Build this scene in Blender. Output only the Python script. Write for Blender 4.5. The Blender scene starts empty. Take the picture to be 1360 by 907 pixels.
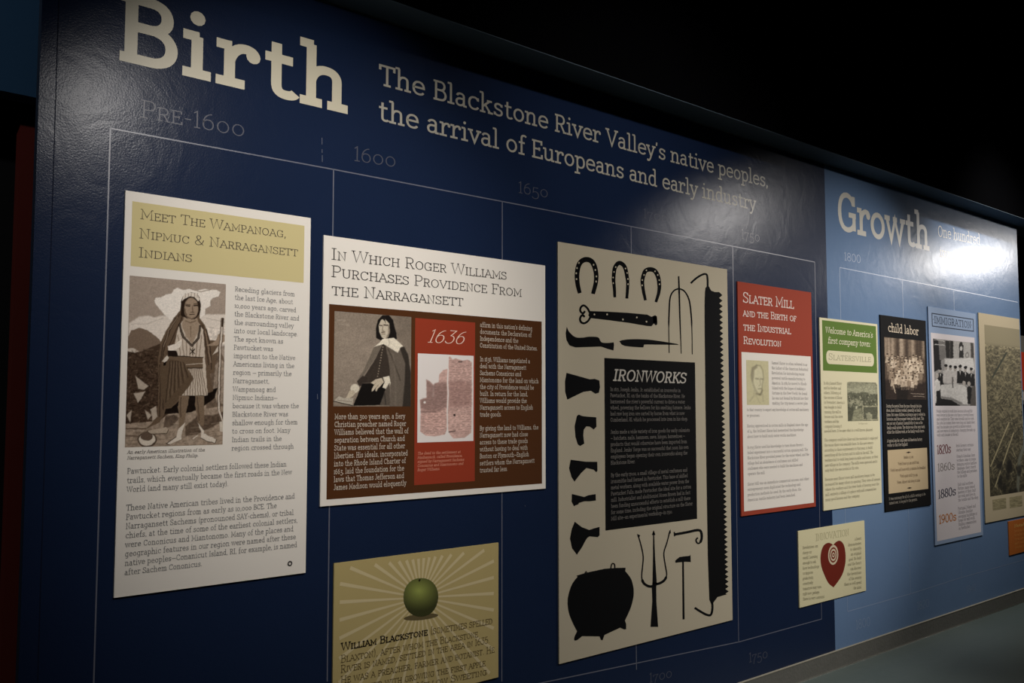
import bpy, math, random
import numpy as np
from mathutils import Vector, Matrix

# ------------------------------------------------------------------ camera
S = 2.8                                   # distance from lens to wall, metres
YAW, PIT, FPX = 0.730014, 0.069050, 1253.75
ZC = 0.5197 * S                           # camera height above floor
cy_, sy_, cp_, sp_ = math.cos(YAW), math.sin(YAW), math.cos(PIT), math.sin(PIT)
FW = np.array([sy_*cp_, cy_*cp_, sp_]); RT = np.array([cy_, -sy_, 0.0]); UP = np.cross(RT, FW)
CAM = np.array([0.0, -S, ZC])
scene = bpy.context.scene
col = scene.collection
cam = bpy.data.objects.new('camera', bpy.data.cameras.new('camera'))
col.objects.link(cam)
cam.matrix_world = Matrix([[RT[0], UP[0], -FW[0], CAM[0]], [RT[1], UP[1], -FW[1], CAM[1]],
                           [RT[2], UP[2], -FW[2], CAM[2]], [0, 0, 0, 1]])
cam.data.sensor_width = 36.0
cam.data.lens = FPX / 1360 * 36.0
cam.data.clip_start = 0.05
scene.camera = cam

# ------------------------------------------------------------------ world, exposure, lights
w = bpy.data.worlds.new('world'); scene.world = w; w.use_nodes = True
w.node_tree.nodes['Background'].inputs['Color'].default_value = (0.55, 0.62, 0.75, 1)
w.node_tree.nodes['Background'].inputs['Strength'].default_value = 0.004
scene.view_settings.view_transform = 'Standard'
scene.view_settings.look = 'None'
scene.view_settings.exposure = 0.0
scene.view_settings.gamma = 1.0

def spot(name, loc, target, watts, angle, blend=1.0, radius=0.06, color=(1.0, 0.955, 0.915)):
    l = bpy.data.lights.new(name, 'SPOT')
    l.energy = watts; l.spot_size = math.radians(angle); l.spot_blend = blend
    l.shadow_soft_size = radius; l.color = color
    o = bpy.data.objects.new(name, l); col.objects.link(o)
    o.location = loc
    o.rotation_euler = (Vector(target) - Vector(loc)).to_track_quat('-Z', 'Y').to_euler()
    return o
# track lamps, placed by their hot spots on the vinyl; added fills follow
spot('track_and_fill_spot', (1.441, -1.910, 2.952), (1.592, 0, 1.822), 166.4, 60.6)
spot('track_and_fill_spot', (7.128, -2.568, 3.304), (4.882, 0, 1.397), 586.4, 46.7)
spot('track_and_fill_spot', (10.860, -1.679, 3.112), (7.746, 0, 1.997), 350.2, 42.2)
spot('track_and_fill_spot', (3.013, -2.251, 4.132), (3.343, 0, 0.602), 239.7, 77.5)  # added fill lamp, high enough that the vinyl shows no reflection of it
spot('track_and_fill_spot', (6.814, -1.501, 4.111), (7.075, 0, 1.567), 299.8, 60.0)  # added fill for the right-hand panels, also kept out of the reflections
# added fill lamps for the poster and recess beyond the wall's two ends
spot('far_room_fill', (13.6, 0.9, 3.2), (15.2, 2.6, 1.4), 110, 80)
spot('left_room_fill', (-1.6, -1.2, 3.6), (0.2, 0.9, 2.0), 45, 100, color=(0.9, 0.95, 1.0))

# ------------------------------------------------------------------ colour and materials
def lin(c):
    c = np.asarray(c, float) / 255.0
    return np.where(c <= 0.04045, c / 12.92, ((c + 0.055) / 1.055) ** 2.4)

MATS = {}
def ink(rgb, rough=0.75, spec=0.06):
    """a flat printing colour (sRGB 0..255)"""
    k = (tuple(rgb), rough)
    if k in MATS: return MATS[k]
    m = bpy.data.materials.new('ink_%d_%d_%d' % tuple(rgb)); m.use_nodes = True
    b = m.node_tree.nodes['Principled BSDF']
    L = lin(rgb)
    b.inputs['Base Color'].default_value = (L[0], L[1], L[2], 1)
    b.inputs['Roughness'].default_value = rough
    b.inputs['Specular IOR Level'].default_value = spec
    MATS[k] = m
    return m

def picture_mat():
    if 'pic' in MATS: return MATS['pic']
    m = bpy.data.materials.new('printed_picture'); m.use_nodes = True
    nt = m.node_tree; b = nt.nodes['Principled BSDF']
    a = nt.nodes.new('ShaderNodeAttribute'); a.attribute_name = 'Col'
    nt.links.new(a.outputs['Color'], b.inputs['Base Color'])
    b.inputs['Roughness'].default_value = 0.75; b.inputs['Specular IOR Level'].default_value = 0.06
    MATS['pic'] = m
    return m

def noisy(name, c1, c2, scale, rough=0.6, bump=0.0, bscale=20, spec=0.4, rough_var=0.0, detail=4, bdist=0.01, wrinkle=0.0, metal=0):
    m = bpy.data.materials.new(name); m.use_nodes = True
    nt = m.node_tree; b = nt.nodes['Principled BSDF']
    tc = nt.nodes.new('ShaderNodeTexCoord')
    n = nt.nodes.new('ShaderNodeTexNoise'); n.inputs['Scale'].default_value = scale; n.inputs['Detail'].default_value = detail
    nt.links.new(tc.outputs['Object'], n.inputs['Vector'])
    mix = nt.nodes.new('ShaderNodeMix'); mix.data_type = 'RGBA'
    mix.inputs[6].default_value = (*c1, 1); mix.inputs[7].default_value = (*c2, 1)
    nt.links.new(n.outputs['Fac'], mix.inputs[0])
    nt.links.new(mix.outputs[2], b.inputs['Base Color'])
    b.inputs['Roughness'].default_value = rough
    b.inputs['Specular IOR Level'].default_value = spec
    b.inputs['Metallic'].default_value = metal
    if bump:
        n2 = nt.nodes.new('ShaderNodeTexNoise'); n2.inputs['Scale'].default_value = bscale; n2.inputs['Detail'].default_value = 3
        nt.links.new(tc.outputs['Object'], n2.inputs['Vector'])
        bp = nt.nodes.new('ShaderNodeBump'); bp.inputs['Strength'].default_value = bump; bp.inputs['Distance'].default_value = bdist
        nt.links.new(n2.outputs['Fac'], bp.inputs['Height'])
        last = bp
        if wrinkle:
            n3 = nt.nodes.new('ShaderNodeTexNoise'); n3.inputs['Scale'].default_value = 7; n3.inputs['Detail'].default_value = 5
            n3.inputs['Distortion'].default_value = 1.2
            nt.links.new(tc.outputs['Object'], n3.inputs['Vector'])
            b3 = nt.nodes.new('ShaderNodeBump'); b3.inputs['Strength'].default_value = wrinkle; b3.inputs['Distance'].default_value = 0.02
            nt.links.new(n3.outputs['Fac'], b3.inputs['Height'])
            nt.links.new(bp.outputs['Normal'], b3.inputs['Normal'])
            last = b3
        nt.links.new(last.outputs['Normal'], b.inputs['Normal'])
    return m

VR = 0.24
M_navy = noisy('navy_vinyl', (0.0085, 0.0165, 0.043), (0.0100, 0.0190, 0.050), 3, VR, 0.12, 190, 0.12, bdist=0.003, wrinkle=0.06)
M_blue = noisy('light_blue_vinyl', (0.115, 0.188, 0.315), (0.13, 0.203, 0.335), 3, 0.25, 0.12, 190, 0.03, bdist=0.003, wrinkle=0.06)
M_core = noisy('wall_core_paint', (0.02, 0.03, 0.05), (0.025, 0.035, 0.06), 4, 0.6)
M_base = noisy('baseboard_rubber', (0.10, 0.10, 0.085), (0.13, 0.125, 0.11), 12, 0.55, 0.2, 60)
M_metal = noisy('brushed_metal', (0.45, 0.43, 0.38), (0.55, 0.52, 0.47), 30, 0.3, metal=1)
M_floor = noisy('sealed_concrete', (0.075, 0.10, 0.092), (0.10, 0.128, 0.118), 2.2, 0.45, 0.15, 25)
M_black = noisy('black_ceiling_paint', (0.0018, 0.0018, 0.0022), (0.0026, 0.0026, 0.003), 3, 0.95, spec=0.0)
M_soffit = noisy('soffit_paint', (0.085, 0.12, 0.15), (0.092, 0.13, 0.16), 3, 0.7, spec=0.2)
M_backblue = noisy('back_wall_blue', (0.05, 0.14, 0.27), (0.055, 0.15, 0.29), 3, 0.6)
M_red = noisy('dark_red_door', (0.20, 0.030, 0.020), (0.23, 0.035, 0.024), 3, 0.5)
M_dark = noisy('dark_recess', (0.01, 0.008, 0.008), (0.012, 0.01, 0.01), 3, 0.8)

# ------------------------------------------------------------------ object helpers
def new_mesh(name, V, F, mat, parent=None, mats=None, midx=None):
    me = bpy.data.meshes.new(name)
    me.from_pydata([tuple(v) for v in V], [], [tuple(f) for f in F])
    for m in (mats or [mat]): me.materials.append(m)
    if midx is not None: me.polygons.foreach_set('material_index', midx)
    me.update()
    o = bpy.data.objects.new(name, me); col.objects.link(o)
    if parent is not None:
        o.parent = parent
        o.matrix_parent_inverse = parent.matrix_world.inverted()
    return o

def box(name, x0, x1, y0, y1, z0, z1, mat, parent=None):
    cx, cy, cz = (x0+x1)/2, (y0+y1)/2, z0
    V = [(x-cx, y-cy, z-cz) for z in (z0, z1) for y in (y0, y1) for x in (x0, x1)]
    F = [(0, 2, 3, 1), (4, 5, 7, 6), (0, 1, 5, 4), (2, 6, 7, 3), (0, 4, 6, 2), (1, 3, 7, 5)]
    me = bpy.data.meshes.new(name); me.from_pydata(V, [], F); me.materials.append(mat); me.update()
    o = bpy.data.objects.new(name, me); col.objects.link(o)
    o.location = (cx, cy, cz)
    if parent is not None:
        o.parent = parent
        o.location = (cx-parent.location.x, cy-parent.location.y, cz-parent.location.z)
    return o

def structure(o): o['kind'] = 'structure'; return o

def thing(name, label, cat, loc, group=None):
    o = bpy.data.objects.new(name, None); col.objects.link(o); o.location = loc
    o.empty_display_size = 0.1
    o['label'] = label; o['category'] = cat
    if group: o['group'] = group
    return o

# ------------------------------------------------------------------ measured plane: image point of the survey -> point on a plane y = const
def ray_hit(px, py, Y=0.0):
    d = FW + (px-680)/FPX*RT - (py-453.5)/FPX*UP
    t = (Y-CAM[1])/d[1]
    p = CAM + t*d
    return float(p[0]), float(p[2])

def homog(src, dst):
    A = []
    for (x, y), (u, v) in zip(src, dst):
        A.append([x, y, 1, 0, 0, 0, -u*x, -u*y, -u]); A.append([0, 0, 0, x, y, 1, -v*x, -v*y, -v])
    _, _, vt = np.linalg.svd(np.array(A, float))
    return vt[-1].reshape(3, 3)

def hap(H, x, y):
    w_ = H[2, 0]*x + H[2, 1]*y + H[2, 2]
    return (H[0, 0]*x + H[0, 1]*y + H[0, 2])/w_, (H[1, 0]*x + H[1, 1]*y + H[1, 2])/w_

class Wall:
    """flat wall surface that carries lettering"""
    def __init__(s, Y): s.Y = Y; s.root = None
    def at(s, p): return ray_hit(p[0], p[1], s.Y)

T = 0.006       # panel thickness
YW = -0.0015    # face of the vinyl
class Panel:
    def __init__(s, name, label, TL, TR, BR, BL, color, x=None, group=None):
        yf = YW - T
        q = [ray_hit(*p, yf) for p in (TL, TR, BR, BL)]
        x0 = (q[0][0]+q[3][0])/2; x1 = (q[1][0]+q[2][0])/2
        z1 = (q[0][1]+q[1][1])/2; z0 = (q[2][1]+q[3][1])/2
        s.x0, s.x1, s.z0, s.z1, s.Y = x0, x1, z0, z1, yf
        s.H = homog([TL, TR, BR, BL], [(x0, z1), (x1, z1), (x1, z0), (x0, z0)])
        s.layer = 0
        s.root = thing(name, label, 'wall panel', ((x0+x1)/2, YW, z0), group)
        s.board = box('board', x0, x1, yf, YW-0.0001, z0, z1, ink(color), s.root)
    def at(s, p): return hap(s.H, p[0], p[1])
    def y(s, lay): return s.Y - 0.00025*lay

def bars_mesh(name, polys, Y, mat, parent, mats=None, midx=None, dz=0.0):
    """polys: lists of (x,z) corner points, drawn as flat print at depth Y, facing the room"""
    V = []; F = []
    r = parent.location if parent is not None else Vector((0, 0, 0))
    for p in polys:
        i = len(V); a = 0
        for k in range(len(p)):
            x0, z0 = p[k]; x1, z1 = p[(k+1) % len(p)]; a += x0*z1-x1*z0
        V += [(x-r.x, Y-r.y-dz*(len(F) % 3), z-r.z) for x, z in p]
        idx = list(range(i, i+len(p)))
        if a < 0: idx.reverse()
        F.append(idx)
    me = bpy.data.meshes.new(name); me.from_pydata(V, [], F)
    for m in (mats or [mat]): me.materials.append(m)
    if midx is not None: me.polygons.foreach_set('material_index', midx)
    me.update()
    o = bpy.data.objects.new(name, me); col.objects.link(o)
    if parent is not None: o.parent = parent
    return o

def rect(panel, name, TL, TR, BR, BL, rgb, lay=1):
    q = [panel.at(p) for p in (TL, TR, BR, BL)]
    x0 = (q[0][0]+q[3][0])/2; x1 = (q[1][0]+q[2][0])/2
    z1 = (q[0][1]+q[1][1])/2; z0 = (q[2][1]+q[3][1])/2
    return bars_mesh(name, [[(x0, z0), (x1, z0), (x1, z1), (x0, z1)]], panel.y(lay), ink(rgb), panel.root)

def shape(panel, name, pts, rgb, lay=2, tr=None, holes=None, holergb=None):
    def f(p):
        if tr: p = (tr[0]+p[0]*tr[2], tr[1]+p[1]*tr[2])
        return panel.at(p)
    P = [[f(p) for p in poly] for poly in pts]
    o = bars_mesh(name, P, panel.y(lay), ink(rgb), panel.root, dz=0.00004)
    return o

# ------------------------------------------------------------------ a monoline slab-serif letter set, drawn as strokes
# units: cap height 70, x-height 50.  M/L/C as in vector paths, O = ellipse, D = dot, s x y w = slab
G = {}
def g(ch, adv, d): G[ch] = (adv, d)
g('a', 46, "M 8 40 C 10 48 16 50 21 50 C 29 50 33 45 33 37 L 33 0 s 37 0 12 M 33 29 L 20 29 C 11 29 6 22 6 15 C 6 5 12 0 18 0 C 27 0 33 7 33 14")
g('b', 50, "M 12 75 L 12 0 s 8 75 12 M 12 14 C 14 4 20 0 27 0 C 38 0 43 11 43 25 C 43 39 38 50 27 50 C 20 50 14 46 12 36")
g('c', 46, "M 40 38 C 38 46 33 50 26 50 C 13 50 7 40 7 25 C 7 10 13 0 26 0 C 33 0 38 3 41 10 M 40 50 L 40 36")
g('d', 51, "M 38 75 L 38 0 s 33 75 12 s 42 0 12 M 38 14 C 36 4 30 0 24 0 C 12 0 7 11 7 25 C 7 39 12 50 24 50 C 31 50 36 46 38 36")
g('e', 48, "M 7 27 L 42 27 C 42 41 36 50 25 50 C 13 50 7 40 7 25 C 7 10 13 0 26 0 C 33 0 38 3 41 9")
g('f', 31, "M 34 72 C 31 75 28 76 25 76 C 18 76 15 71 15 64 L 15 0 s 15 0 24 M 4 50 L 28 50")
g('g', 50, "M 38 50 L 38 -8 C 38 -18 32 -22 23 -22 C 16 -22 11 -20 9 -16 s 42 50 10 M 38 14 C 36 4 30 0 24 0 C 12 0 7 11 7 25 C 7 39 12 50 24 50 C 31 50 36 46 38 36")
g('h', 54, "M 12 75 L 12 0 s 7 75 12 s 12 0 22 M 12 32 C 14 44 20 50 28 50 C 36 50 40 45 40 36 L 40 0 s 41 0 21")
g('i', 27, "M 13 50 L 13 0 s 8 50 12 s 13 0 24 D 13 68 5")
g('j', 26, "M 13 50 L 13 -10 C 13 -18 10 -22 3 -22 s 9 50 12 D 13 68 5")
g('k', 52, "M 12 75 L 12 0 s 7 75 12 s 12 0 20 M 39 50 L 12 22 M 22 31 L 41 0 s 38 50 18 s 42 0 18")
g('l', 27, "M 13 75 L 13 0 s 8 75 12 s 13 0 24")
g('m', 74, "M 12 50 L 12 0 s 7 50 12 s 12 0 20 M 12 34 C 14 45 19 50 25 50 C 33 50 36 45 36 36 L 36 0 s 37 0 17 M 36 34 C 38 45 43 50 49 50 C 57 50 60 45 60 36 L 60 0 s 61 0 20")
g('n', 54, "M 12 50 L 12 0 s 7 50 12 s 12 0 22 M 12 32 C 14 44 20 50 28 50 C 36 50 40 45 40 36 L 40 0 s 41 0 21")
g('o', 50, "O 25 25 18 25")
g('p', 50, "M 12 50 L 12 -22 s 7 50 12 s 12 -22 24 M 12 14 C 14 4 20 0 27 0 C 38 0 43 11 43 25 C 43 39 38 50 27 50 C 20 50 14 46 12 36")
g('q', 50, "M 38 50 L 38 -22 s 38 -22 24 s 42 50 10 M 38 14 C 36 4 30 0 24 0 C 12 0 7 11 7 25 C 7 39 12 50 24 50 C 31 50 36 46 38 36")
g('r', 39, "M 12 50 L 12 0 s 7 50 12 s 13 0 26 M 12 30 C 14 43 20 50 27 50 C 31 50 34 48 35 44 D 34 42 4")
g('s', 42, "M 34 39 C 33 46 28 50 21 50 C 13 50 9 45 9 38 C 9 31 14 28 21 26 C 29 24 35 21 35 13 C 35 5 29 0 21 0 C 13 0 8 5 7 12 M 34 50 L 34 38 M 7 0 L 7 13")
g('t', 36, "M 15 66 L 15 14 C 15 4 18 0 25 0 C 29 0 32 1 34 5 M 4 50 L 31 50")
g('u', 53, "M 11 50 L 11 14 C 11 5 15 0 23 0 C 31 0 37 6 39 16 M 39 50 L 39 0 s 7 50 12 s 35 50 12 s 43 0 12")
g('v', 46, "M 6 50 L 23 0 L 40 50 s 7 50 18 s 39 50 18")
g('w', 68, "M 6 50 L 20 0 L 34 50 L 48 0 L 62 50 s 7 50 16 s 34 50 12 s 61 50 16")
g('x', 46, "M 7 50 L 38 0 M 38 50 L 7 0 s 8 50 16 s 38 50 16 s 7 0 16 s 39 0 16")
g('y', 46, "M 6 50 L 23 0 M 40 50 L 21 -8 C 17 -18 13 -22 7 -20 s 7 50 18 s 39 50 18 D 7 -19 4")
g('z', 44, "M 8 38 L 8 50 L 36 50 L 7 0 L 37 0 L 37 13")
g('A', 58, "M 5 0 L 29 70 L 53 0 M 14 25 L 44 25 s 6 0 18 s 52 0 18 s 24 70 12")
g('B', 52, "M 12 0 L 12 70 M 3 70 L 28 70 C 38 70 42 62 42 54 C 42 44 36 38 28 38 L 12 38 M 28 38 C 40 38 46 29 46 19 C 46 7 39 0 29 0 L 3 0")
g('C', 56, "M 49 50 C 46 63 38 70 29 70 C 14 70 7 54 7 35 C 7 16 14 0 29 0 C 39 0 46 6 49 17 M 49 70 L 49 48")
g('D', 58, "M 12 0 L 12 70 M 3 70 L 24 70 C 43 70 51 54 51 35 C 51 16 43 0 24 0 L 3 0")
g('E', 50, "M 12 0 L 12 70 M 43 55 L 43 70 L 3 70 M 3 0 L 45 0 L 45 15 M 12 37 L 34 37 M 34 44 L 34 30")
g('F', 47, "M 12 0 L 12 70 M 42 54 L 42 70 L 3 70 s 13 0 22 M 12 36 L 33 36 M 33 43 L 33 29")
g('G', 60, "M 49 52 C 46 63 38 70 29 70 C 14 70 7 54 7 35 C 7 16 14 0 29 0 C 39 0 47 5 50 14 M 50 30 L 50 0 M 34 31 L 56 31 M 49 70 L 49 50")
g('H', 62, "M 13 0 L 13 70 M 49 0 L 49 70 M 13 36 L 49 36 s 13 0 20 s 13 70 20 s 49 0 20 s 49 70 20")
g('I', 28, "M 14 0 L 14 70 s 14 0 22 s 14 70 22")
g('J', 38, "M 26 70 L 26 16 C 26 5 21 0 14 0 C 8 0 5 3 3 9 s 26 70 22")
g('K', 57, "M 13 0 L 13 70 M 47 70 L 13 27 M 23 39 L 49 0 s 13 0 20 s 13 70 20 s 46 70 18 s 50 0 18")
g('L', 47, "M 13 0 L 13 70 s 13 70 22 M 3 0 L 43 0 L 43 16")
g('M', 72, "M 12 0 L 12 70 L 36 15 L 60 70 L 60 0 s 11 0 20 s 61 0 20 s 8 70 10 s 64 70 10")
g('N', 60, "M 12 0 L 12 70 L 48 0 L 48 70 s 12 0 20 s 48 70 20 s 8 70 10")
g('O', 62, "O 31 35 24 35")
g('P', 49, "M 12 0 L 12 70 M 3 70 L 27 70 C 39 70 44 61 44 51 C 44 41 38 32 27 32 L 12 32 s 13 0 22")
g('Q', 62, "O 31 35 24 35 M 28 12 L 48 -8")
g('R', 54, "M 12 0 L 12 70 M 3 70 L 27 70 C 39 70 43 61 43 52 C 43 42 38 34 27 34 L 12 34 s 13 0 20 M 28 34 L 44 0 s 46 0 14")
g('S', 48, "M 40 53 C 39 64 32 70 23 70 C 13 70 7 63 7 54 C 7 44 14 40 23 37 C 34 33 42 29 42 18 C 42 7 34 0 24 0 C 14 0 7 6 5 17 M 40 70 L 40 52 M 5 0 L 5 18")
g('T', 54, "M 27 0 L 27 70 M 4 54 L 4 70 L 50 70 L 50 54 s 27 0 22")
g('U', 60, "M 12 70 L 12 22 C 12 7 19 0 30 0 C 41 0 48 7 48 22 L 48 70 s 12 70 20 s 48 70 20")
g('V', 58, "M 6 70 L 29 0 L 52 70 s 7 70 18 s 51 70 18")
g('W', 80, "M 6 70 L 22 0 L 40 70 L 58 0 L 74 70 s 7 70 18 s 40 70 12 s 73 70 18")
g('X', 56, "M 8 70 L 48 0 M 48 70 L 8 0 s 9 70 18 s 47 70 18 s 8 0 18 s 48 0 18")
g('Y', 54, "M 6 70 L 27 34 L 48 70 M 27 34 L 27 0 s 27 0 22 s 7 70 18 s 47 70 18")
g('Z', 50, "M 7 54 L 7 70 L 43 70 L 6 0 L 45 0 L 45 16")
g('0', 48, "O 24 35 18 35")
g('1', 26, "M 4 60 L 14 70 L 14 0 s 14 0 20")
g('2', 44, "M 7 54 C 8 64 14 70 22 70 C 32 70 37 63 37 54 C 37 40 14 22 7 0 L 39 0")
g('3', 44, "M 7 70 L 36 70 L 19 42 C 30 42 38 35 38 22 C 38 8 30 0 20 0 C 12 0 6 5 4 12")
g('4', 46, "M 33 0 L 33 70 L 5 20 L 43 20 s 33 0 18")
g('5', 44, "M 36 70 L 11 70 L 9 40 C 13 44 17 45 21 45 C 31 45 38 36 38 23 C 38 9 31 0 20 0 C 12 0 6 4 4 11")
g('6', 46, "M 35 68 C 20 66 7 50 7 25 C 7 9 14 0 23 0 C 33 0 39 9 39 21 C 39 33 33 42 23 42 C 14 42 9 36 8 28")
g('7', 42, "M 5 56 L 5 70 L 37 70 C 24 50 16 28 15 0")
g('8', 46, "O 23 53 13 17 O 23 18 17 18")
g('9', 46, "M 11 2 C 26 4 39 20 39 45 C 39 61 32 70 23 70 C 13 70 7 61 7 49 C 7 37 13 28 23 28 C 32 28 37 34 38 42")
g('.', 18, "D 9 4 5"); g(',', 18, "D 9 4 5 M 11 4 L 6 -10"); g("'", 16, "M 9 72 L 7 56"); g(':', 18, "D 9 4 5 D 9 42 5")
g('-', 30, "M 5 28 L 25 28"); g('—', 62, "M 3 26 L 59 26"); g('(', 26, "M 20 78 C 6 60 6 10 20 -10"); g(')', 26, "M 6 78 C 20 60 20 10 6 -10")
g('&', 58, "M 52 38 C 46 12 36 0 23 0 C 13 0 7 7 7 17 C 7 36 36 36 36 56 C 36 65 31 70 25 70 C 18 70 14 64 14 57 C 14 44 36 16 50 0")
g('·', 20, "D 10 35 6"); g(' ', 24, "")

def flat_path(d, seg):
    tk = d.split(); i = 0; out = []; cur = None
    while i < len(tk):
        c = tk[i]
        if c == 'M':
            cur = [(float(tk[i+1]), float(tk[i+2]))]; out.append(['p', cur, False]); i += 3
        elif c == 'L':
            cur.append((float(tk[i+1]), float(tk[i+2]))); i += 3
        elif c == 'C':
            v = [float(x) for x in tk[i+1:i+7]]; p0 = cur[-1]
            for k in range(1, seg+1):
                t = k/seg; u = 1-t
                cur.append((u**3*p0[0]+3*u*u*t*v[0]+3*u*t*t*v[2]+t**3*v[4], u**3*p0[1]+3*u*u*t*v[1]+3*u*t*t*v[3]+t**3*v[5]))
            i += 7
        elif c == 'O':
            x, y, rx, ry = [float(q) for q in tk[i+1:i+5]]; n = seg*4
            out.append(['p', [(x+rx*math.cos(2*math.pi*k/n), y+ry*math.sin(2*math.pi*k/n)) for k in range(n)], True]); i += 5
        elif c == 'D':
            x, y, r = [float(q) for q in tk[i+1:i+4]]; out.append(['d', (x, y, r), None]); i += 4
        elif c == 's':
            x, y, w_ = [float(q) for q in tk[i+1:i+4]]; out.append(['s', (x, y, w_), None]); i += 4
    return out

ZST = 0.00004      # each stroke of a letter lies this much above the last
def ribbon(pts, closed, wx, wy, V, F):
    P = [(x/wx, y/wy) for x, y in pts]
    n = len(P); base = len(V)
    for k in range(n):
        a = P[k-1] if (k > 0 or closed) else None
        b = P[(k+1) % n] if (k < n-1 or closed) else None
        def nrm(p, q):
            dx, dy = q[0]-p[0], q[1]-p[1]; l = math.hypot(dx, dy) or 1e-9
            return (-dy/l, dx/l)
        if a and b:
            n1 = nrm(a, P[k]); n2 = nrm(P[k], b)
            mx, my = n1[0]+n2[0], n1[1]+n2[1]; dd = 1+n1[0]*n2[0]+n1[1]*n2[1]
            s_ = 1/max(dd, 0.25)
            mx *= s_; my *= s_
        else:
            mx, my = nrm(a, P[k]) if a else nrm(P[k], b)
        V.append(((P[k][0]+mx*0.5)*wx, (P[k][1]+my*0.5)*wy)); V.append(((P[k][0]-mx*0.5)*wx, (P[k][1]-my*0.5)*wy))
    for k in range(n if closed else n-1):
        i = base+2*k; j = base+2*((k+1) % n)
        F.append((i, i+1, j+1, j))

def glyph_geo(ch, wx, wy, seg, sc_=1.0, dy=0.0, xs=1.0):
    """returns advance, V, F in font units; small caps are capitals scaled by sc_"""
    adv, d = G[ch]
    V = []; F = []; lv = []
    ext = max(0, wx-6)*0.9
    def tx(x): return (x*sc_*xs*(adv*sc_+ext)/(adv*sc_) if adv else x)
    low = ch.islower() and sc_ == 1.0
    def ty(y):
        if low:
            if y <= 0: return y+wy/2
            if y <= 50: return wy/2 + y*(49.0-wy)/50
            return (49.0-wy/2) + (y-50)*(75.5-49.0)/25
        return wy/2 + (y*sc_)*(1-wy/(70*sc_)) + dy
    for kind, p, closed in flat_path(d, seg):
        if kind == 'p':
            ribbon([(tx(x), ty(y)) for x, y in p], closed, wx, wy, V, F)
        elif kind == 's':
            x, y, w_ = p; w2 = (w_*sc_ + max(0, wx-5)*0.6)/2
            X, Y = tx(x), ty(y); i = len(V)
            V += [(X-w2, Y-wy/2), (X+w2, Y-wy/2), (X+w2, Y+wy/2), (X-w2, Y+wy/2)]; F.append((i, i+1, i+2, i+3))
        else:
            x, y, r = p; X, Y = tx(x), ty(y); r = max(r*0.75, wx*0.66); rr = r*1.0; n = 12 if seg > 4 else 6; i = len(V)
            for k in range(n):
                a = 2*math.pi*k/n; V.append((X+rr*math.cos(a), Y+rr*math.sin(a)))
            F.append(tuple(range(i, i+n)))
        lv += [len(set(lv))]*(len(V)-len(lv))
    V = [(v[0], v[1], l) for v, l in zip(V, lv)]
    return (adv*sc_*xs+ext), V, F

OLD = {'0': ('s', .72, 0), '1': ('k', 1, 0), '2': ('s', .72, 0), '3': ('k', 1, -20), '4': ('k', 1, -20), '5': ('k', 1, -20), '7': ('k', 1, -20), '9': ('k', 1, -20)}
def line_geo(text, wx, wy, seg, caps=False, old=True, slant=0.0, track=0.0):
    x = 0.0; parts = []
    for ch in text:
        sc_, dy = 1.0, 0.0; c = ch
        if caps and ch.islower(): c = ch.upper(); sc_ = 0.77
        if old and ch in OLD:
            sc_ = OLD[ch][1]; dy = OLD[ch][2]
            if ch == '1' and not caps and old != 'title': sc_ = .74
        if old and ch == '0': c = 'o'; sc_ = 1.0; dy = 0.0
        if c not in G: c = ' '
        a, V, F = glyph_geo(c, wx, wy, seg, sc_, dy)
        if V: parts.append((ch, [(vx+x+slant*vy, vy, l) for vx, vy, l in V], F))
        x += a + track
    return x - track, parts

def text(surf, name, txt, p0, p1, cap, rgb, w=(5, 5), caps=False, old=True, slant=0.0, seg=3, parent=None, lay=3, per_letter=False, track=0.0, mat=None):
    """one line between two measured baseline points; cap = capital height (px) at p0"""
    return text_block(surf, name, [(txt, p0, p1)], cap, rgb, w, caps, old, slant, seg, parent, lay, per_letter, track, mat)

def text_block(surf, name, lines, cap, rgb, w=(5, 5), caps=False, old=True, slant=0.0, seg=3, parent=None, lay=3, per_letter=False, track=0.0, mat=None):
    parent = parent or surf.root
    Y = surf.y(lay) if hasattr(surf, 'y') else surf.Y - 0.0004
    r = parent.location if parent is not None else Vector((0, 0, 0))
    AV, AF = [], []; objs = []
    for txt, p0, p1 in lines:
        a = surf.at(p0); b = surf.at(p1); c = surf.at((p0[0], p0[1]-cap))
        H = c[1]-a[1]; k = H/70.0
        W, parts = line_geo(txt, w[0], w[1], seg, caps, old, slant, track)
        kx = (b[0]-a[0])/W; sl = (b[1]-a[1])/(b[0]-a[0])
        for ch, V, F in parts:
            if per_letter: AV, AF = [], []
            i = len(AV)
            AV += [(a[0]+vx*kx-r.x, Y-r.y-ZST*l, a[1]+vx*kx*sl+vy*k-r.z) for vx, vy, l in V]
            AF += [tuple(q+i for q in f) for f in F]
            if per_letter:
                objs.append(mk_text(per_letter, AV, AF, mat or ink(rgb), parent))
    if not per_letter: objs.append(mk_text(name, AV, AF, mat or ink(rgb), parent))
    return objs[0]

def mk_text(name, AV, AF, mat, parent):
    fixed = []
    for f in AF:
        a = 0
        for k in range(len(f)):
            p, q = AV[f[k]], AV[f[(k+1) % len(f)]]; a += p[0]*q[2]-q[0]*p[2]
        fixed.append(f if a > 0 else f[::-1])
    me = bpy.data.meshes.new(name); me.from_pydata(AV, [], fixed); me.materials.append(mat); me.update()
    o = bpy.data.objects.new(name, me); col.objects.link(o)
    if name not in ('title_letter', 'letter'): o['kind'] = 'stuff'
    if parent is not None: o.parent = parent
    return o

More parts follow.
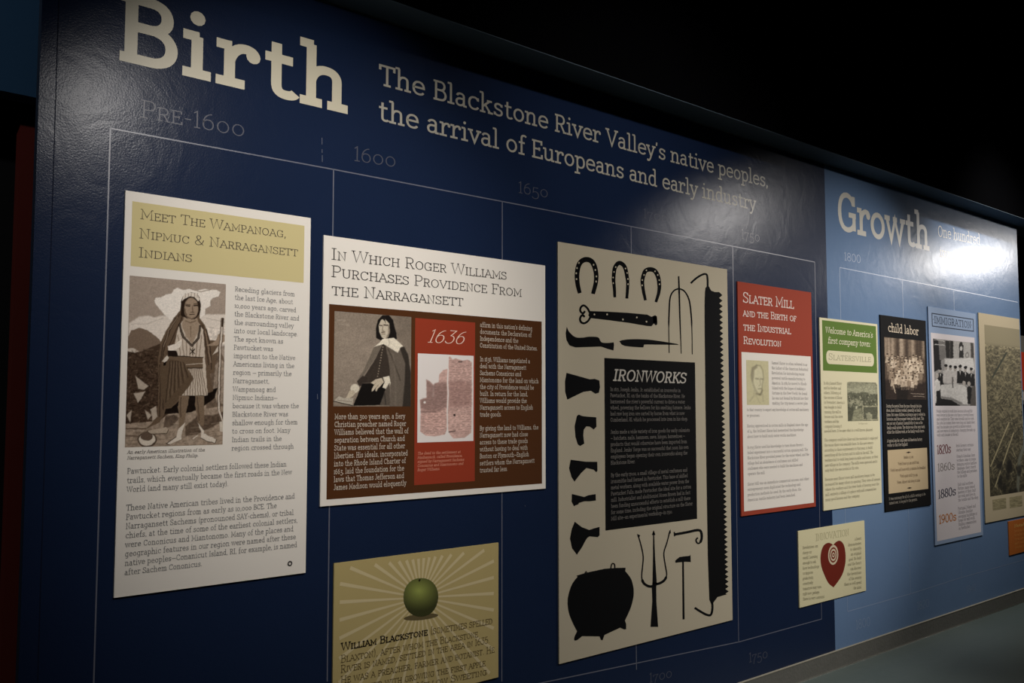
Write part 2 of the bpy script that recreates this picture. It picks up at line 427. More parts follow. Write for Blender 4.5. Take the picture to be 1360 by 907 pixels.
def para(surf, name, txt, p0, pn, ref, cap, rgb, w=(6, 5), slant=0.0, caps=False, lay=3, parent=None):
    """paragraph: txt lines; p0/pn = left baseline px of first/last line; ref=(line index, right px of that line)"""
    L = txt.split('\n'); n = len(L)
    a = surf.at(p0); b = surf.at(pn)
    parent = parent or surf.root; r = parent.location
    Y = surf.y(lay)
    H = surf.at((p0[0], p0[1]-cap))[1]-a[1]; k = H/70.0
    geo = [line_geo(t, w[0], w[1], 2, caps, True, slant, 1.5) for t in L]
    i0, xr = ref
    t = i0/max(1, n-1); za = a[1]+(b[1]-a[1])*t; xa = a[0]+(b[0]-a[0])*t
    lx = surf.at(xr)[0]
    kx = (lx-xa)/geo[i0][0]
    AV, AF = [], []
    for j, (W, parts) in enumerate(geo):
        t = j/max(1, n-1); z = a[1]+(b[1]-a[1])*t; x = (a[0]+b[0])/2
        for ch, V, F in parts:
            i = len(AV)
            AV += [(x+vx*kx-r.x, Y-r.y-ZST*l, z+vy*k-r.z) for vx, vy, l in V]
            AF += [tuple(q+i for q in f) for f in F]
    return mk_text(name, AV, AF, ink(rgb), parent)

# ------------------------------------------------------------------ printed pictures: colours on a fine flat grid
rng = np.random.RandomState(7)
NT = rng.rand(256, 256)
def vnoise(x, y):
    xi = np.floor(x).astype(int); yi = np.floor(y).astype(int); fx = x-xi; fy = y-yi
    fx = fx*fx*(3-2*fx); fy = fy*fy*(3-2*fy)
    a = NT[xi % 256, yi % 256]; b = NT[(xi+1) % 256, yi % 256]; c = NT[xi % 256, (yi+1) % 256]; d = NT[(xi+1) % 256, (yi+1) % 256]
    return (a*(1-fx)+b*fx)*(1-fy)+(c*(1-fx)+d*fx)*fy

class Paint:
    def __init__(s, panel, name, TL, TR, BR, BL, step=0.8, lay=2, tr=(0, 0, 1), bg=(128, 128, 128), warp=0.0, wf=20.0):
        s.panel, s.name, s.lay = panel, name, lay; s.tr = tr
        q = [panel.at(p) for p in (TL, TR, BR, BL)]
        x0 = (q[0][0]+q[3][0])/2; x1 = (q[1][0]+q[2][0])/2; z1 = (q[0][1]+q[1][1])/2; z0 = (q[2][1]+q[3][1])/2
        s.nx = int(abs(TR[0]-TL[0])/step)+2; s.ny = int(abs(BL[1]-TL[1])/step)+2
        u, v = np.meshgrid(np.linspace(0, 1, s.nx), np.linspace(0, 1, s.ny))
        s.wx = x0+(x1-x0)*u.ravel(); s.wz = z1+(z0-z1)*v.ravel()
        Hq = homog([(x0, z1), (x1, z1), (x1, z0), (x0, z0)], [TL, TR, BR, BL])
        X, Y = hap(Hq, s.wx, s.wz)
        s.X = (X-tr[0])/tr[2]; s.Y = (Y-tr[1])/tr[2]
        if warp:
            ax, ay = s.X/wf, s.Y/wf
            wx_ = vnoise(ax+3, ay+7)+.5*vnoise(2.1*ax, 2.1*ay+31)-.75; wy_ = vnoise(ax+61, ay+17)+.5*vnoise(2.1*ax+40, 2.1*ay)-.75
            s.X = s.X+warp*wx_; s.Y = s.Y+warp*wy_
        s.u = u.ravel(); s.v = v.ravel()
        s.C = np.tile(np.array(bg, float), (s.X.size, 1))
    def _mix(s, m, c, idx=slice(None)):
        s.C[idx] = s.C[idx]*(1-m[:, None])+np.array(c, float)*m[:, None]
    def poly(s, pts, c, soft=4.0, a=1.0):
        P = np.array(pts, float); mn = P.min(0)-soft*2; mx = P.max(0)+soft*2
        idx = np.where((s.X > mn[0]) & (s.X < mx[0]) & (s.Y > mn[1]) & (s.Y < mx[1]))[0]
        if not len(idx): return
        X = s.X[idx]; Y = s.Y[idx]; ins = np.zeros(len(idx), bool); D = np.full(len(idx), 1e9)
        for k in range(len(P)):
            x0, y0 = P[k-1]; x1, y1 = P[k]
            if y0 != y1:
                cr = ((y0 > Y) != (y1 > Y)) & (X < (x1-x0)*(Y-y0)/(y1-y0)+x0); ins ^= cr
            dx, dy = x1-x0, y1-y0; L = dx*dx+dy*dy+1e-9
            t = np.clip(((X-x0)*dx+(Y-y0)*dy)/L, 0, 1)
            D = np.minimum(D, np.hypot(X-x0-t*dx, Y-y0-t*dy))
        sd = np.where(ins, D, -D)
        s._mix(np.clip(sd/soft+0.5, 0, 1)*a, c, idx)
    def line(s, pts, w, c, soft=4.0, a=1.0):
        P = np.array(pts, float); mn = P.min(0)-w-soft*2; mx = P.max(0)+w+soft*2
        idx = np.where((s.X > mn[0]) & (s.X < mx[0]) & (s.Y > mn[1]) & (s.Y < mx[1]))[0]
        if not len(idx): return
        X = s.X[idx]; Y = s.Y[idx]; D = np.full(len(idx), 1e9)
        for k in range(1, len(P)):
            x0, y0 = P[k-1]; dx, dy = P[k]-P[k-1]; L = dx*dx+dy*dy+1e-9
            t = np.clip(((X-x0)*dx+(Y-y0)*dy)/L, 0, 1)
            D = np.minimum(D, np.hypot(X-x0-t*dx, Y-y0-t*dy))
        s._mix(np.clip((w/2-D)/soft+0.5, 0, 1)*a, c, idx)
    def ell(s, cx, cy, rx, ry, c, soft=0.15, a=1.0):
        d = np.hypot((s.X-cx)/rx, (s.Y-cy)/ry)
        s._mix(np.clip((1-d)/soft+0.5, 0, 1)*a, c)
    def noise(s, fx, fy, amp, mask=None):
        n = (vnoise(s.X/fx, s.Y/fy)+0.5*vnoise(s.X/fx*2.3+9, s.Y/fy*2.3+5))/1.5-0.5
        m = 1+amp*2*n
        if mask is not None: m = np.where(mask, m, 1)
        s.C *= m[:, None]
    def contrast(s, k, mid):
        s.C = (s.C-mid)*k+mid
    def build(s):
        nx, ny = s.nx, s.ny; r = s.panel.root.location; Y = s.panel.y(s.lay)
        V = np.stack([s.wx-r.x, np.full(s.wx.shape, Y-r.y), s.wz-r.z], 1)
        i = np.arange(nx*ny).reshape(ny, nx)
        F = np.stack([i[1:, :-1], i[1:, 1:], i[:-1, 1:], i[:-1, :-1]], -1).reshape(-1, 4)
        me = bpy.data.meshes.new(s.name)
        me.vertices.add(len(V)); me.vertices.foreach_set('co', V.ravel())
        me.loops.add(F.size); me.loops.foreach_set('vertex_index', F.ravel().astype(np.int32))
        me.polygons.add(len(F)); me.polygons.foreach_set('loop_start', np.arange(0, F.size, 4, dtype=np.int32))
        try: me.polygons.foreach_set('loop_total', np.full(len(F), 4, dtype=np.int32))
        except Exception: pass
        at = me.color_attributes.new('Col', 'FLOAT_COLOR', 'POINT')
        c = lin(np.clip(s.C, 3, 250)); at.data.foreach_set('color', np.concatenate([c, np.ones((len(c), 1))], 1).ravel())
        me.materials.append(picture_mat()); me.update(); me.validate()
        o = bpy.data.objects.new(s.name, me); col.objects.link(o); o.parent = s.panel.root
        return o

# ================================================================== LARGE STRUCTURE
XL, XS, XR = 0.2628*S, 1.7588*S, 2.776*S
ZT = ZC + 0.4993*S; ZB = 0.098
wall = structure(box('wall_back', XL, XR, 0.0, 0.025, 0, ZT, M_core))
nv = box('navy_vinyl', XL, XS, YW, 0.0, ZB, ZT, M_navy, wall)
bv = box('light_blue_vinyl', XS, XR, YW, 0.0, ZB, ZT, M_blue, wall)
structure(box('floor', -6, 22, -7, 6, -0.1, 0, M_floor))
structure(box('ceiling', -6, 22, -7, 6, 4.6, 4.7, M_black))
bb = structure(box('baseboard_back', XL, XR, YW-0.011, YW, 0.0, ZB, M_base))
box('metal_edge', XL, XR, YW-0.014, YW-0.011, 0.0, 0.006, M_metal, bb)
box('top_lip', XL, XR, YW-0.013, YW, ZB, ZB+0.003, ink((150, 145, 130)), bb)
so = structure(box('trim_1', XL, XR+3.0, -0.155, 0.14, ZT+0.002, ZT+0.005, M_soffit))
structure(box('trim_2', XL, XR+3.0, -0.156, 0.14, ZT+0.005, 4.6, M_black))
box('metal_edge', XL, XR, YW-0.004, YW, ZT-0.004, ZT+0.002, M_metal, so)
# far left: recessed wall with blue band above a dark red door
zb = ray_hit(25, 125, 0.9)[1]; xr = ray_hit(15, 500, 0.92)[0]
wl = structure(box('wall_left', -4, 2.4, 0.9, 1.0, zb, 4.6, M_backblue))
structure(box('wall_left', -4, 2.4, 1.25, 1.35, 0, zb, M_dark))
d1 = structure(box('door_1', ray_hit(15, 500, 1.05)[0], 1.9, 1.05, 1.10, 0, zb, M_red))
structure(box('wall_front', -6, 22, -7.1, -7, 0, 4.6, M_black))
structure(box('wall_side', -6.1, -6, -7, 6, 0, 4.6, M_black))
structure(box('wall_right', 22, 22.1, -7, 6, 0, 4.6, M_black))
structure(box('wall_far', -6, 22, 6, 6.1, 0, 4.6, M_black))

# ================================================================== WALL LETTERING AND TIMELINE
WF = Wall(YW); WF.root = wall
CREAM = (208, 200, 178)
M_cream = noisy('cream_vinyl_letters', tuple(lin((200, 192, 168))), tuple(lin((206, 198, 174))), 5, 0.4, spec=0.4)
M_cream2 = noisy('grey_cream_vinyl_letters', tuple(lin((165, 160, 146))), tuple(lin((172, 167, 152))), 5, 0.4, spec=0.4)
M_pale = noisy('pale_grey_print', tuple(lin((96, 98, 112))), tuple(lin((104, 106, 118))), 5, 0.36, spec=0.5)
M_date = noisy('faint_grey_print', tuple(lin((70, 72, 84))), tuple(lin((76, 78, 90))), 5, 0.36, spec=0.3)
M_paleb = noisy('pale_blue_print', tuple(lin((122, 140, 168))), tuple(lin((130, 148, 175))), 5, 0.36, spec=0.5)
text(WF, 'birth', 'Birth', (153.5, 78.8), (463.5, 152.2), 94, CREAM, w=(11.5, 10), seg=8, track=2.5, per_letter='title_letter', mat=M_cream)
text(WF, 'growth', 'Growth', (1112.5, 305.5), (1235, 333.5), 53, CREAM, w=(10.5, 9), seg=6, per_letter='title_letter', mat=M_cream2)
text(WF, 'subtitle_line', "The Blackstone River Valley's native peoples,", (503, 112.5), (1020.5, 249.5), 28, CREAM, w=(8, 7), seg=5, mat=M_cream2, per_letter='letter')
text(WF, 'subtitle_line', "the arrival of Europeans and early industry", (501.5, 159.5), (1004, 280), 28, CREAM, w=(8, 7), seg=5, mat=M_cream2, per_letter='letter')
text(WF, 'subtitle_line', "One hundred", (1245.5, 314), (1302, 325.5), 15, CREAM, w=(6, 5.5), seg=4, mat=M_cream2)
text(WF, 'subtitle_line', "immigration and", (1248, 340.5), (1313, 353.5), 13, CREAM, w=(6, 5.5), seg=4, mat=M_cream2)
for t_, a_, b_, h_, m_ in (('Pre-1600', (185.5, 155.5), (326, 182.5), 24, M_date), ('1600', (469.5, 213.5), (526.5, 222.5), 20, M_date), ('1650', (688, 256), (728.5, 263), 15.5, M_date),
                       ('1700', (854, 289.5), (887, 295.3), 13, M_date), ('1750', (984.5, 316.7), (1009.5, 321.3), 13, M_date), ('1800', (1121, 345.6), (1143.5, 349.8), 11, M_paleb),
                       ('1750', (994.5, 880), (1020, 873.3), 13, M_date), ('1700', (862, 907), (893, 899), 13, M_date), ('1800', (1136.6, 836), (1156, 830.8), 12.5, M_paleb),
                       ('1820', (1218, 810.2), (1234, 805.5), 11, M_paleb), ('1840', (1283.5, 788), (1296.5, 783.8), 9.5, M_paleb)):
    text(WF, 'timeline_date', t_, a_, b_, h_, CREAM, w=(4.2, 4), caps=True, old='title' if t_[1] != '8' else False, seg=5, mat=m_)

def wline(name, p, q, wd, mat, vertical=False):
    a = WF.at(p); b = WF.at(q)
    if vertical:
        P = [(a[0]-wd/2, a[1]), (b[0]-wd/2, b[1]), (b[0]+wd/2, b[1]), (a[0]+wd/2, a[1])]
    else:
        P = [(a[0], a[1]-wd/2), (b[0], b[1]-wd/2), (b[0], b[1]+wd/2), (a[0], a[1]+wd/2)]
    return bars_mesh(name, [P], YW-0.0004, mat, wall)
for p, q in (((146.5, 170.5), (443, 225)), ((443, 225), (667, 267.5)), ((667, 267.5), (973, 327)), ((973, 327), (1082, 348)),
             ((125, 1030), (981, 852.5)), ((981, 852.5), (1091.2, 822))):
    wline('timeline_rule', p, q, 0.0042, M_pale)
for p, q in (((1115, 355.2), (1351.5, 401.3)), ((1125.6, 812), (1209.3, 788.5)), ((1209.3, 788.5), (1276.5, 767)), ((1276.5, 767), (1365, 742))):
    wline('timeline_rule', p, q, 0.0045, M_paleb)
for p, q, m_ in (((146.5, 170.5), (124, 920), M_pale), ((443, 225), (434.5, 905), M_pale), ((667, 267.5), (666.4, 905), M_pale), ((838, 301), (845.3, 889.4), M_pale),
             ((973, 327), (981, 852.5), M_pale), ((1082, 348), (1091.2, 822), M_pale), ((1115, 355.2), (1125.6, 812), M_paleb), ((1198.3, 371.3), (1209.3, 788.5), M_paleb), ((1266.6, 385), (1276.5, 767), M_paleb)):
    wline('timeline_rule', p, q, 0.0042, m_, True)
# joint between two sheets of the vinyl, near the left end, and a few scuffs
wline('sheet_joint', (78.5, -20), (50, 905), 0.0025, ink((18, 24, 42)), True)
for p, q in (((427.5, 183), (427.7, 192)), ((427.7, 198), (427.8, 203)), ((427.9, 206), (428, 215)), ((1284.5, 398), (1287, 398.6)), ((697, 671), (698, 672.6)), ((421.5, 523), (421.7, 530))):
    wline('scuff', p, q, 0.002, M_pale, True)

# ================================================================== PANELS
WHITE = (226, 219, 208)
# ---------------------------------------------------------------- 1: the tribes panel
p1 = Panel('info_panel', 'tall white panel with khaki heading band and sepia picture of a robed standing figure', (167, 253.2), (412.8, 289.2), (405.9, 763.1), (151.2, 791.3), WHITE)
rect(p1, 'heading_band', (176.1, 267.8), (404.1, 299.3), (403.1, 375.9), (173, 352.7), (200, 186, 136))
DK = (84, 76, 66)
for t_, a_, b_ in (('Meet The Wampanoag,', (185.7, 291), (380, 315.9)), ('Nipmuc & Narragansett', (184.2, 316.3), (395.5, 340.7)), ('Indians', (183.2, 341.3), (254.6, 348.2))):
    text(p1, 'heading', t_, a_, b_, 13.5, DK, w=(4.4, 4), caps=True, seg=5)
BT = (112, 112, 112)
para(p1, 'body_text', """Receding glaciers from
the last Ice Age, about
10,000 years ago, carved
the Blackstone River and
the surrounding valley
into our local landscape.
The spot known as
Pawtucket was
important to the Native
Americans living in the
region — primarily the
Narragansett,
Wampanoag and
Nipmuc Indians—
because it was where the
Blackstone River was
shallow enough for them
to cross on foot. Many
Indian trails in the
region crossed through""", (311.4, 386.7), (306.4, 598.4), (3, (397.5, 425)), 6.6, BT, w=(7, 6))
para(p1, 'body_text', """Pawtucket. Early colonial settlers followed these Indian
trails, which eventually became the first roads in the New
World (and many still exist today).""", (168.1, 627.5), (168.3, 651.7), (1, (387.4, 630.6)), 7.6, BT, w=(7, 6))
para(p1, 'body_text', """These Native American tribes lived in the Providence and
Pawtucket regions from as early as 10,000 BCE. The
Narragansett Sachems (pronounced SAY-chems), or tribal
chiefs, at the time of some of the earliest colonial settlers,
were Cononicus and Miantonomo. Many of the places and
geographic features in our region were named after these
native peoples—Conanicut Island, RI, for example, is named
after Sachem Cononicus.""", (167.1, 676), (165.1, 761.5), (6, (394.5, 726)), 7.8, BT, w=(7, 6))
para(p1, 'caption', """An early American illustration of the
Narragansett Sachem, King Philip.""", (168.8, 601), (168.1, 608.5), (0, (271.2, 599)), 4.6, (96, 90, 86), w=(8, 7), slant=.22)
def ring(panel, name, c, rx, ry, w_, rgb, lay=3, n=24):
    c0 = panel.at(c); e = panel.at((c[0], c[1]-ry)); R = e[1]-c0[1]
    qs = []
    for k in range(n):
        a, b = 2*math.pi*k/n, 2*math.pi*(k+1)/n
        r0, r1 = R*(1-w_), R
        if w_ >= 1: qs.append([(c0[0], c0[1]), (c0[0]+r1*math.cos(a), c0[1]+r1*math.sin(a)), (c0[0]+r1*math.cos(b), c0[1]+r1*math.sin(b))])
        else: qs.append([(c0[0]+r0*math.cos(a), c0[1]+r0*math.sin(a)), (c0[0]+r1*math.cos(a), c0[1]+r1*math.sin(a)), (c0[0]+r1*math.cos(b), c0[1]+r1*math.sin(b)), (c0[0]+r0*math.cos(b), c0[1]+r0*math.sin(b))])
    return bars_mesh(name, qs, panel.y(lay), ink(rgb), panel.root)
ring(p1, 'round_logo', (384.7, 750.3), 3, 3.6, 0.5, (60, 58, 56))

E = Paint(p1, 'sepia_illustration', (172.3, 365.7), (299, 377), (295, 590.9), (165.7, 591.5), 0.62, tr=(165, 360, .15435), bg=(156, 143, 131), warp=6, wf=30)
E.noise(14, 14, 0.04)
E.poly([(40, 440), (130, 385), (200, 378), (250, 392), (330, 375), (420, 400), (640, 370), (880, 368), (880, 640), (30, 640)], (202, 192, 181), 14)
E.line([(60, 450), (200, 445), (330, 400)], 6, (180, 169, 158), 8); E.line([(700, 400), (870, 440)], 6, (178, 167, 156), 8); E.line([(720, 480), (860, 500)], 5, (178, 167, 156), 8)
E.poly([(252, 250), (268, 228), (310, 222), (350, 200), (400, 190), (420, 155), (455, 142), (500, 160), (560, 150), (620, 165), (690, 148), (740, 160), (790, 158), (822, 178), (800, 215), (755, 228), (735, 250), (735, 295), (690, 320), (685, 370), (640, 410), (400, 420), (340, 370), (300, 320), (275, 290)], (214, 206, 196), 8)
E.line([(560, 150), (640, 175), (740, 155)], 7, (150, 138, 126), 6)
E.poly([(25, 570), (60, 505), (130, 482), (190, 498), (250, 540), (300, 580), (330, 640), (330, 960), (20, 960)], (122, 107, 94), 5)
E.poly([(20, 680), (120, 690), (220, 650), (340, 600), (420, 1290), (10, 1310)], (80, 67, 57), 8)
E.poly([(20, 655), (80, 655), (125, 680), (90, 692), (20, 680)], (185, 174, 162), 8)
E.poly([(5, 1300), (300, 1275), (470, 1150), (880, 1080), (880, 1520), (0, 1520)], (150, 135, 120), 8)
E.poly([(690, 680), (810, 640), (870, 800), (860, 1160), (700, 1180)], (112, 98, 86), 8)
E.poly([(780, 800), (830, 760), (870, 800), (865, 1150), (790, 1130), (760, 1020)], (150, 136, 122), 8)
E.poly([(290, 1260), (330, 1180), (480, 1090), (560, 1050), (690, 1040), (800, 1000), (770, 1090), (640, 1190), (540, 1215), (340, 1220), (180, 1350)], (44, 37, 33), 8)
E.poly([(350, 1240), (420, 1230), (470, 1260), (400, 1330), (330, 1340)], (104, 91, 80), 10)
E.poly([(520, 1330), (640, 1230), (760, 1240), (860, 1200), (860, 1290), (620, 1400), (520, 1420)], (98, 85, 74), 12)
E.noise(20, 20, 0.16, (E.Y > 480) & (E.Y > 640-(E.X-300)*3) | (E.Y > 1200))
for k in range(230):
    x_ = 15+300*rng.rand(); y_ = 660+620*rng.rand(); a_ = rng.rand()*3.1; l_ = 8+26*rng.rand()
    E.line([(x_, y_), (x_+l_*math.cos(a_), y_+l_*math.sin(a_)*.6)], 5+8*rng.rand(), (56, 46, 39) if rng.rand() < .5 else (116, 101, 87), 9, .6)
for k in range(60):
    x_ = 20+820*rng.rand(); y_ = 1290+200*rng.rand()
    E.line([(x_, y_), (x_+30+60*rng.rand(), y_-8+14*rng.rand())], 5, (110, 96, 83) if rng.rand() < .6 else (176, 162, 146), 8, .5)
E.noise(9, 9, 0.22, (E.Y > 690) & (E.Y < 1290) & (E.X < 300))
for a_ in ([(95, 890), (205, 980), (170, 1010), (120, 1000)], [(78, 1040), (178, 1025), (118, 1125)], [(170, 1180), (230, 1230), (200, 1270)], [(220, 1180), (270, 1150), (285, 1250), (240, 1280)], [(20, 1230), (60, 1180), (50, 1290)]):
    E.poly(a_, (178, 166, 152), 8, 0.9)
# cape
E.poly([(495, 215), (470, 340), (425, 395), (370, 480), (310, 600), (284, 760), (292, 900), (283, 1240), (190, 1345), (300, 1292), (340, 1225), (352, 1180), (398, 1172), (505, 1070), (590, 930), (700, 1050), (760, 1030), (730, 880), (762, 872), (800, 690), (838, 600), (735, 592), (690, 470), (640, 400), (650, 300), (640, 220), (570, 178)], (106, 91, 77), 6)
for ln in ([(470, 370), (400, 480), (350, 600), (320, 760)], [(440, 400), (370, 520), (325, 640), (305, 780)], [(500, 380), (430, 520), (380, 640)], [(700, 500), (730, 620), (745, 840)], [(670, 460), (700, 640), (720, 800)], [(300, 800), (305, 1000), (300, 1240)], [(318, 820), (325, 1020), (330, 1180)]):
    E.line(ln, 7, (66, 55, 47), 7)
for ln in ([(455, 390), (380, 500), (335, 640)], [(690, 520), (715, 640), (738, 780)]): E.line(ln, 6, (146, 130, 114), 7)
for ln in ([(515, 380), (450, 520), (400, 640), (360, 700)], [(655, 440), (685, 560), (695, 700)], [(310, 780), (314, 1000), (296, 1240)], [(345, 800), (350, 1000), (340, 1160)]):
    E.line(ln, 8, (84, 71, 61), 12, .7)
# tunic
E.poly([(505, 410), (620, 420), (672, 500), (690, 740), (712, 1068), (482, 1064), (560, 930), (520, 760), (455, 735), (420, 660), (440, 560), (462, 470)], (186, 174, 160), 6)
for i_ in range(7):
    E.line([(455+i_*34, 520+abs(3-i_)*8), (480+i_*26, 735)], 7, (120, 105, 92), 6, .8)
for i_ in range(9):
    E.line([(545+i_*14, 830), (510+i_*24, 1062)], 7, (112, 98, 85), 6, .85)
E.poly([(510, 385), (622, 400), (645, 480), (578, 625), (530, 560), (485, 460)], (152, 136, 119), 8)
E.line([(520, 425), (560, 440), (610, 425)], 6, (105, 90, 77), 8); E.line([(565, 470), (568, 560)], 5, (110, 95, 82), 8)
E.line([(468, 455), (500, 560), (578, 640), (632, 570), (645, 470)], 18, (52, 44, 38), 6)
E.line([(468, 455), (500, 560), (578, 640), (632, 570), (645, 470)], 5, (170, 158, 144), 5, .6)
E.line([(560, 668), (600, 706)], 6, (50, 42, 36), 5); E.line([(600, 668), (560, 706)], 6, (50, 42, 36), 5); E.line([(580, 660), (580, 712)], 5, (50, 42, 36), 5)
E.poly([(368, 638), (430, 622), (490, 578), (492, 600), (470, 655), (420, 682), (372, 672)], (208, 198, 186), 6)
E.poly([(366, 674), (440, 684), (458, 722), (372, 730)], (50, 42, 37), 6)
E.poly([(320, 770), (360, 715), (380, 740), (350, 790)], (190, 180, 168), 6)
E.poly([(330, 785), (380, 765), (372, 800), (330, 805)], (38, 32, 28), 6)
# over-robe and belt
E.poly([(300, 820), (350, 800), (380, 740), (470, 735), (520, 800), (592, 920), (550, 990), (482, 1070), (400, 1160), (350, 1172), (310, 1040)], (100, 86, 72), 6)
for i_ in range(6):
    E.line([(390+i_*22, 770), (350+i_*38, 1120-i_*42)], 8, (70, 59, 50), 7, .8)
    E.line([(400+i_*22, 780), (368+i_*38, 1100-i_*42)], 5, (140, 124, 108), 6, .5)
E.poly([(378, 722), (670, 738), (668, 826), (532, 828), (515, 780), (380, 745)], (110, 95, 80), 5)
E.line([(380, 722), (672, 738)], 6, (52, 44, 38), 5); E.line([(535, 830), (668, 828)], 7, (52, 44, 38), 5); E.line([(525, 800), (665, 790)], 5, (190, 178, 164), 5)
# head
E.poly([(482, 380), (478, 260), (505, 205), (570, 178), (630, 205), (650, 280), (642, 370), (600, 410), (530, 400)], (58, 48, 41), 6)
E.ell(570, 318, 62, 92, (150, 133, 116), .12)
E.poly([(490, 255), (500, 205), (560, 180), (620, 192), (642, 240), (632, 262), (600, 222), (560, 212), (515, 235)], (204, 194, 182), 5)
for x_ in (520, 545, 572, 600, 622): E.line([(x_, 190), (x_-2, 225)], 5, (110, 96, 84), 5, .7)
E.line([(522, 290), (556, 296)], 9, (60, 50, 43), 6); E.line([(592, 292), (628, 290)], 9, (60, 50, 43), 6)
E.line([(520, 278), (560, 284)], 5, (80, 67, 57), 5); E.line([(590, 280), (630, 276)], 5, (80, 67, 57), 5)
E.line([(580, 295), (584, 345)], 5, (100, 85, 73), 6); E.line([(556, 368), (598, 366)], 7, (66, 54, 46), 5); E.line([(566, 348), (594, 348)], 5, (80, 67, 57), 5)
E.line([(512, 320), (530, 385), (575, 410), (615, 385)], 8, (84, 71, 61), 8, .7)
# hand, staff, legs, boots
E.poly([(700, 640), (780, 600), (800, 545), (830, 530), (860, 550), (855, 600), (820, 625), (790, 640)], (150, 133, 116), 7)
E.poly([(752, 720), (800, 690), (808, 640), (790, 660)], (190, 180, 168), 6)
E.line([(840, 410), (822, 640), (812, 900), (808, 1180)], 26, (88, 75, 65), 5); E.line([(840, 410), (822, 640), (812, 900), (808, 1180)], 14, (192, 182, 170), 5)
E.line([(842, 410), (838, 470)], 16, (72, 61, 52), 5)
E.line([(808, 1180), (840, 1290)], 12, (196, 186, 174), 5); E.poly([(812, 1300), (850, 1290), (860, 1390), (820, 1380)], (192, 182, 168), 6)
E.poly([(468, 1064), (552, 1068), (536, 1180), (508, 1300), (506, 1375), (462, 1375), (466, 1250), (456, 1160)], (124, 108, 92), 6)
E.poly([(604, 1066), (684, 1070), (684, 1200), (680, 1330), (636, 1320), (622, 1240), (604, 1150)], (124, 108, 92), 6)
E.line([(480, 1080), (478, 1250)], 8, (90, 77, 66), 9); E.line([(620, 1080), (640, 1280)], 8, (90, 77, 66), 9)
E.poly([(462, 1350), (520, 1300), (488, 1390), (485, 1440), (385, 1486), (358, 1478), (440, 1420)], (198, 188, 175), 5)
E.poly([(623, 1298), (680, 1370), (680, 1395), (788, 1450), (776, 1482), (700, 1462), (655, 1436), (660, 1380)], (198, 188, 175), 5)
E.line([(385, 1486), (358, 1478), (440, 1420)], 5, (70, 60, 52), 5); E.line([(788, 1450), (776, 1482), (700, 1462), (655, 1436)], 5, (70, 60, 52), 5)
E.line([(586, 1440), (625, 1410)], 9, (200, 190, 177), 5)
# bowl and stones
E.ell(193, 1438, 82, 66, (88, 75, 65), .1); E.ell(193, 1436, 70, 54, (196, 186, 172), .1); E.ell(190, 1412, 52, 36, (104, 90, 79), .12)
E.poly([(190, 1365), (300, 1345), (350, 1332), (376, 1355), (360, 1388), (230, 1392)], (168, 154, 138), 5)
E.line([(190, 1365), (230, 1392), (360, 1388), (376, 1355)], 6, (84, 72, 62), 5)
E.line([(10, 1340), (180, 1345)], 9, (92, 79, 68), 8); E.line([(10, 1400), (120, 1410)], 12, (110, 96, 84), 10)
E.noise(5, 5, 0.08)
E.contrast(1.22, 145)
E.build()

# ---------------------------------------------------------------- 2: the land purchase panel
p2 = Panel('info_panel', 'white panel with brown block holding a portrait and a red strip reading 1636', (430.1, 311.8), (724, 352.9), (724.7, 650.5), (425.2, 670.6), WHITE)
for t_, a_, b_ in (('In Which Roger Williams', (439.3, 344.2), (672.6, 371.9)), ('Purchases Providence From', (439.3, 367.1), (692.8, 394.7)), ('the Narragansett', (440, 391.3), (614.6, 406.9))):
    text(p2, 'heading', t_, a_, b_, 15.6, (52, 48, 46), w=(4.6, 4.2), caps=True, seg=5)
rect(p2, 'brown_field', (436.9, 402.8), (719.3, 427.8), (719.8, 643.5), (433.4, 661.9), (78, 46, 24))
rect(p2, 'red_strip', (550.6, 422.4), (630.1, 428.2), (629.9, 639.3), (549.4, 644), (144, 56, 36), lay=2)
text(p2, 'year_numerals', '1636', (566, 454.5), (615, 457.5), 18, (232, 205, 185), w=(4.0, 2.6), old=False, slant=.33, seg=6)
TXB = (196, 184, 168)
para(p2, 'body_text', """More than 300 years ago, a fiery
Christian preacher named Roger
Williams believed that the wall of
separation between Church and
State was essential for all other
liberties. His ideals, incorporated
into the Rhode Island Charter of
1663, laid the foundation for the
laws that Thomas Jefferson and
James Madison would eloquently""", (444, 555.5), (442.9, 649.2), (9, (538.8, 643.5)), 7.4, TXB, w=(8, 7))
para(p2, 'body_text', """affirm in this nation's defining
documents: the Declaration of
Independence and the
Constitution of the United States.

In 1636, Williams negotiated a
deal with the Narragansett
Sachems Cononicus and
Miantonomo for the land on which
the city of Providence would be
built. In return for the land,
Williams would provide the
Narragansett access to English
trade goods.

By giving the land to Williams, the
Narragansett now had close
access to these trade goods
without having to deal with
Boston or Plymouth—English
settlers whom the Narragansett
trusted far less.""", (636.5, 434.3), (636.6, 628.2), (8, (715, 510)), 6.3, TXB, w=(7.8, 7))
para(p2, 'caption', """The deed to the settlement at
Mashassuck, called Providence,
signed by Narragansett Sachems
Cononicus and Miantonomo and
Roger Williams.""", (553.6, 603.6), (553.4, 625.4), (2, (615.5, 611.5)), 3.7, (210, 150, 125), w=(8, 7), slant=.22)

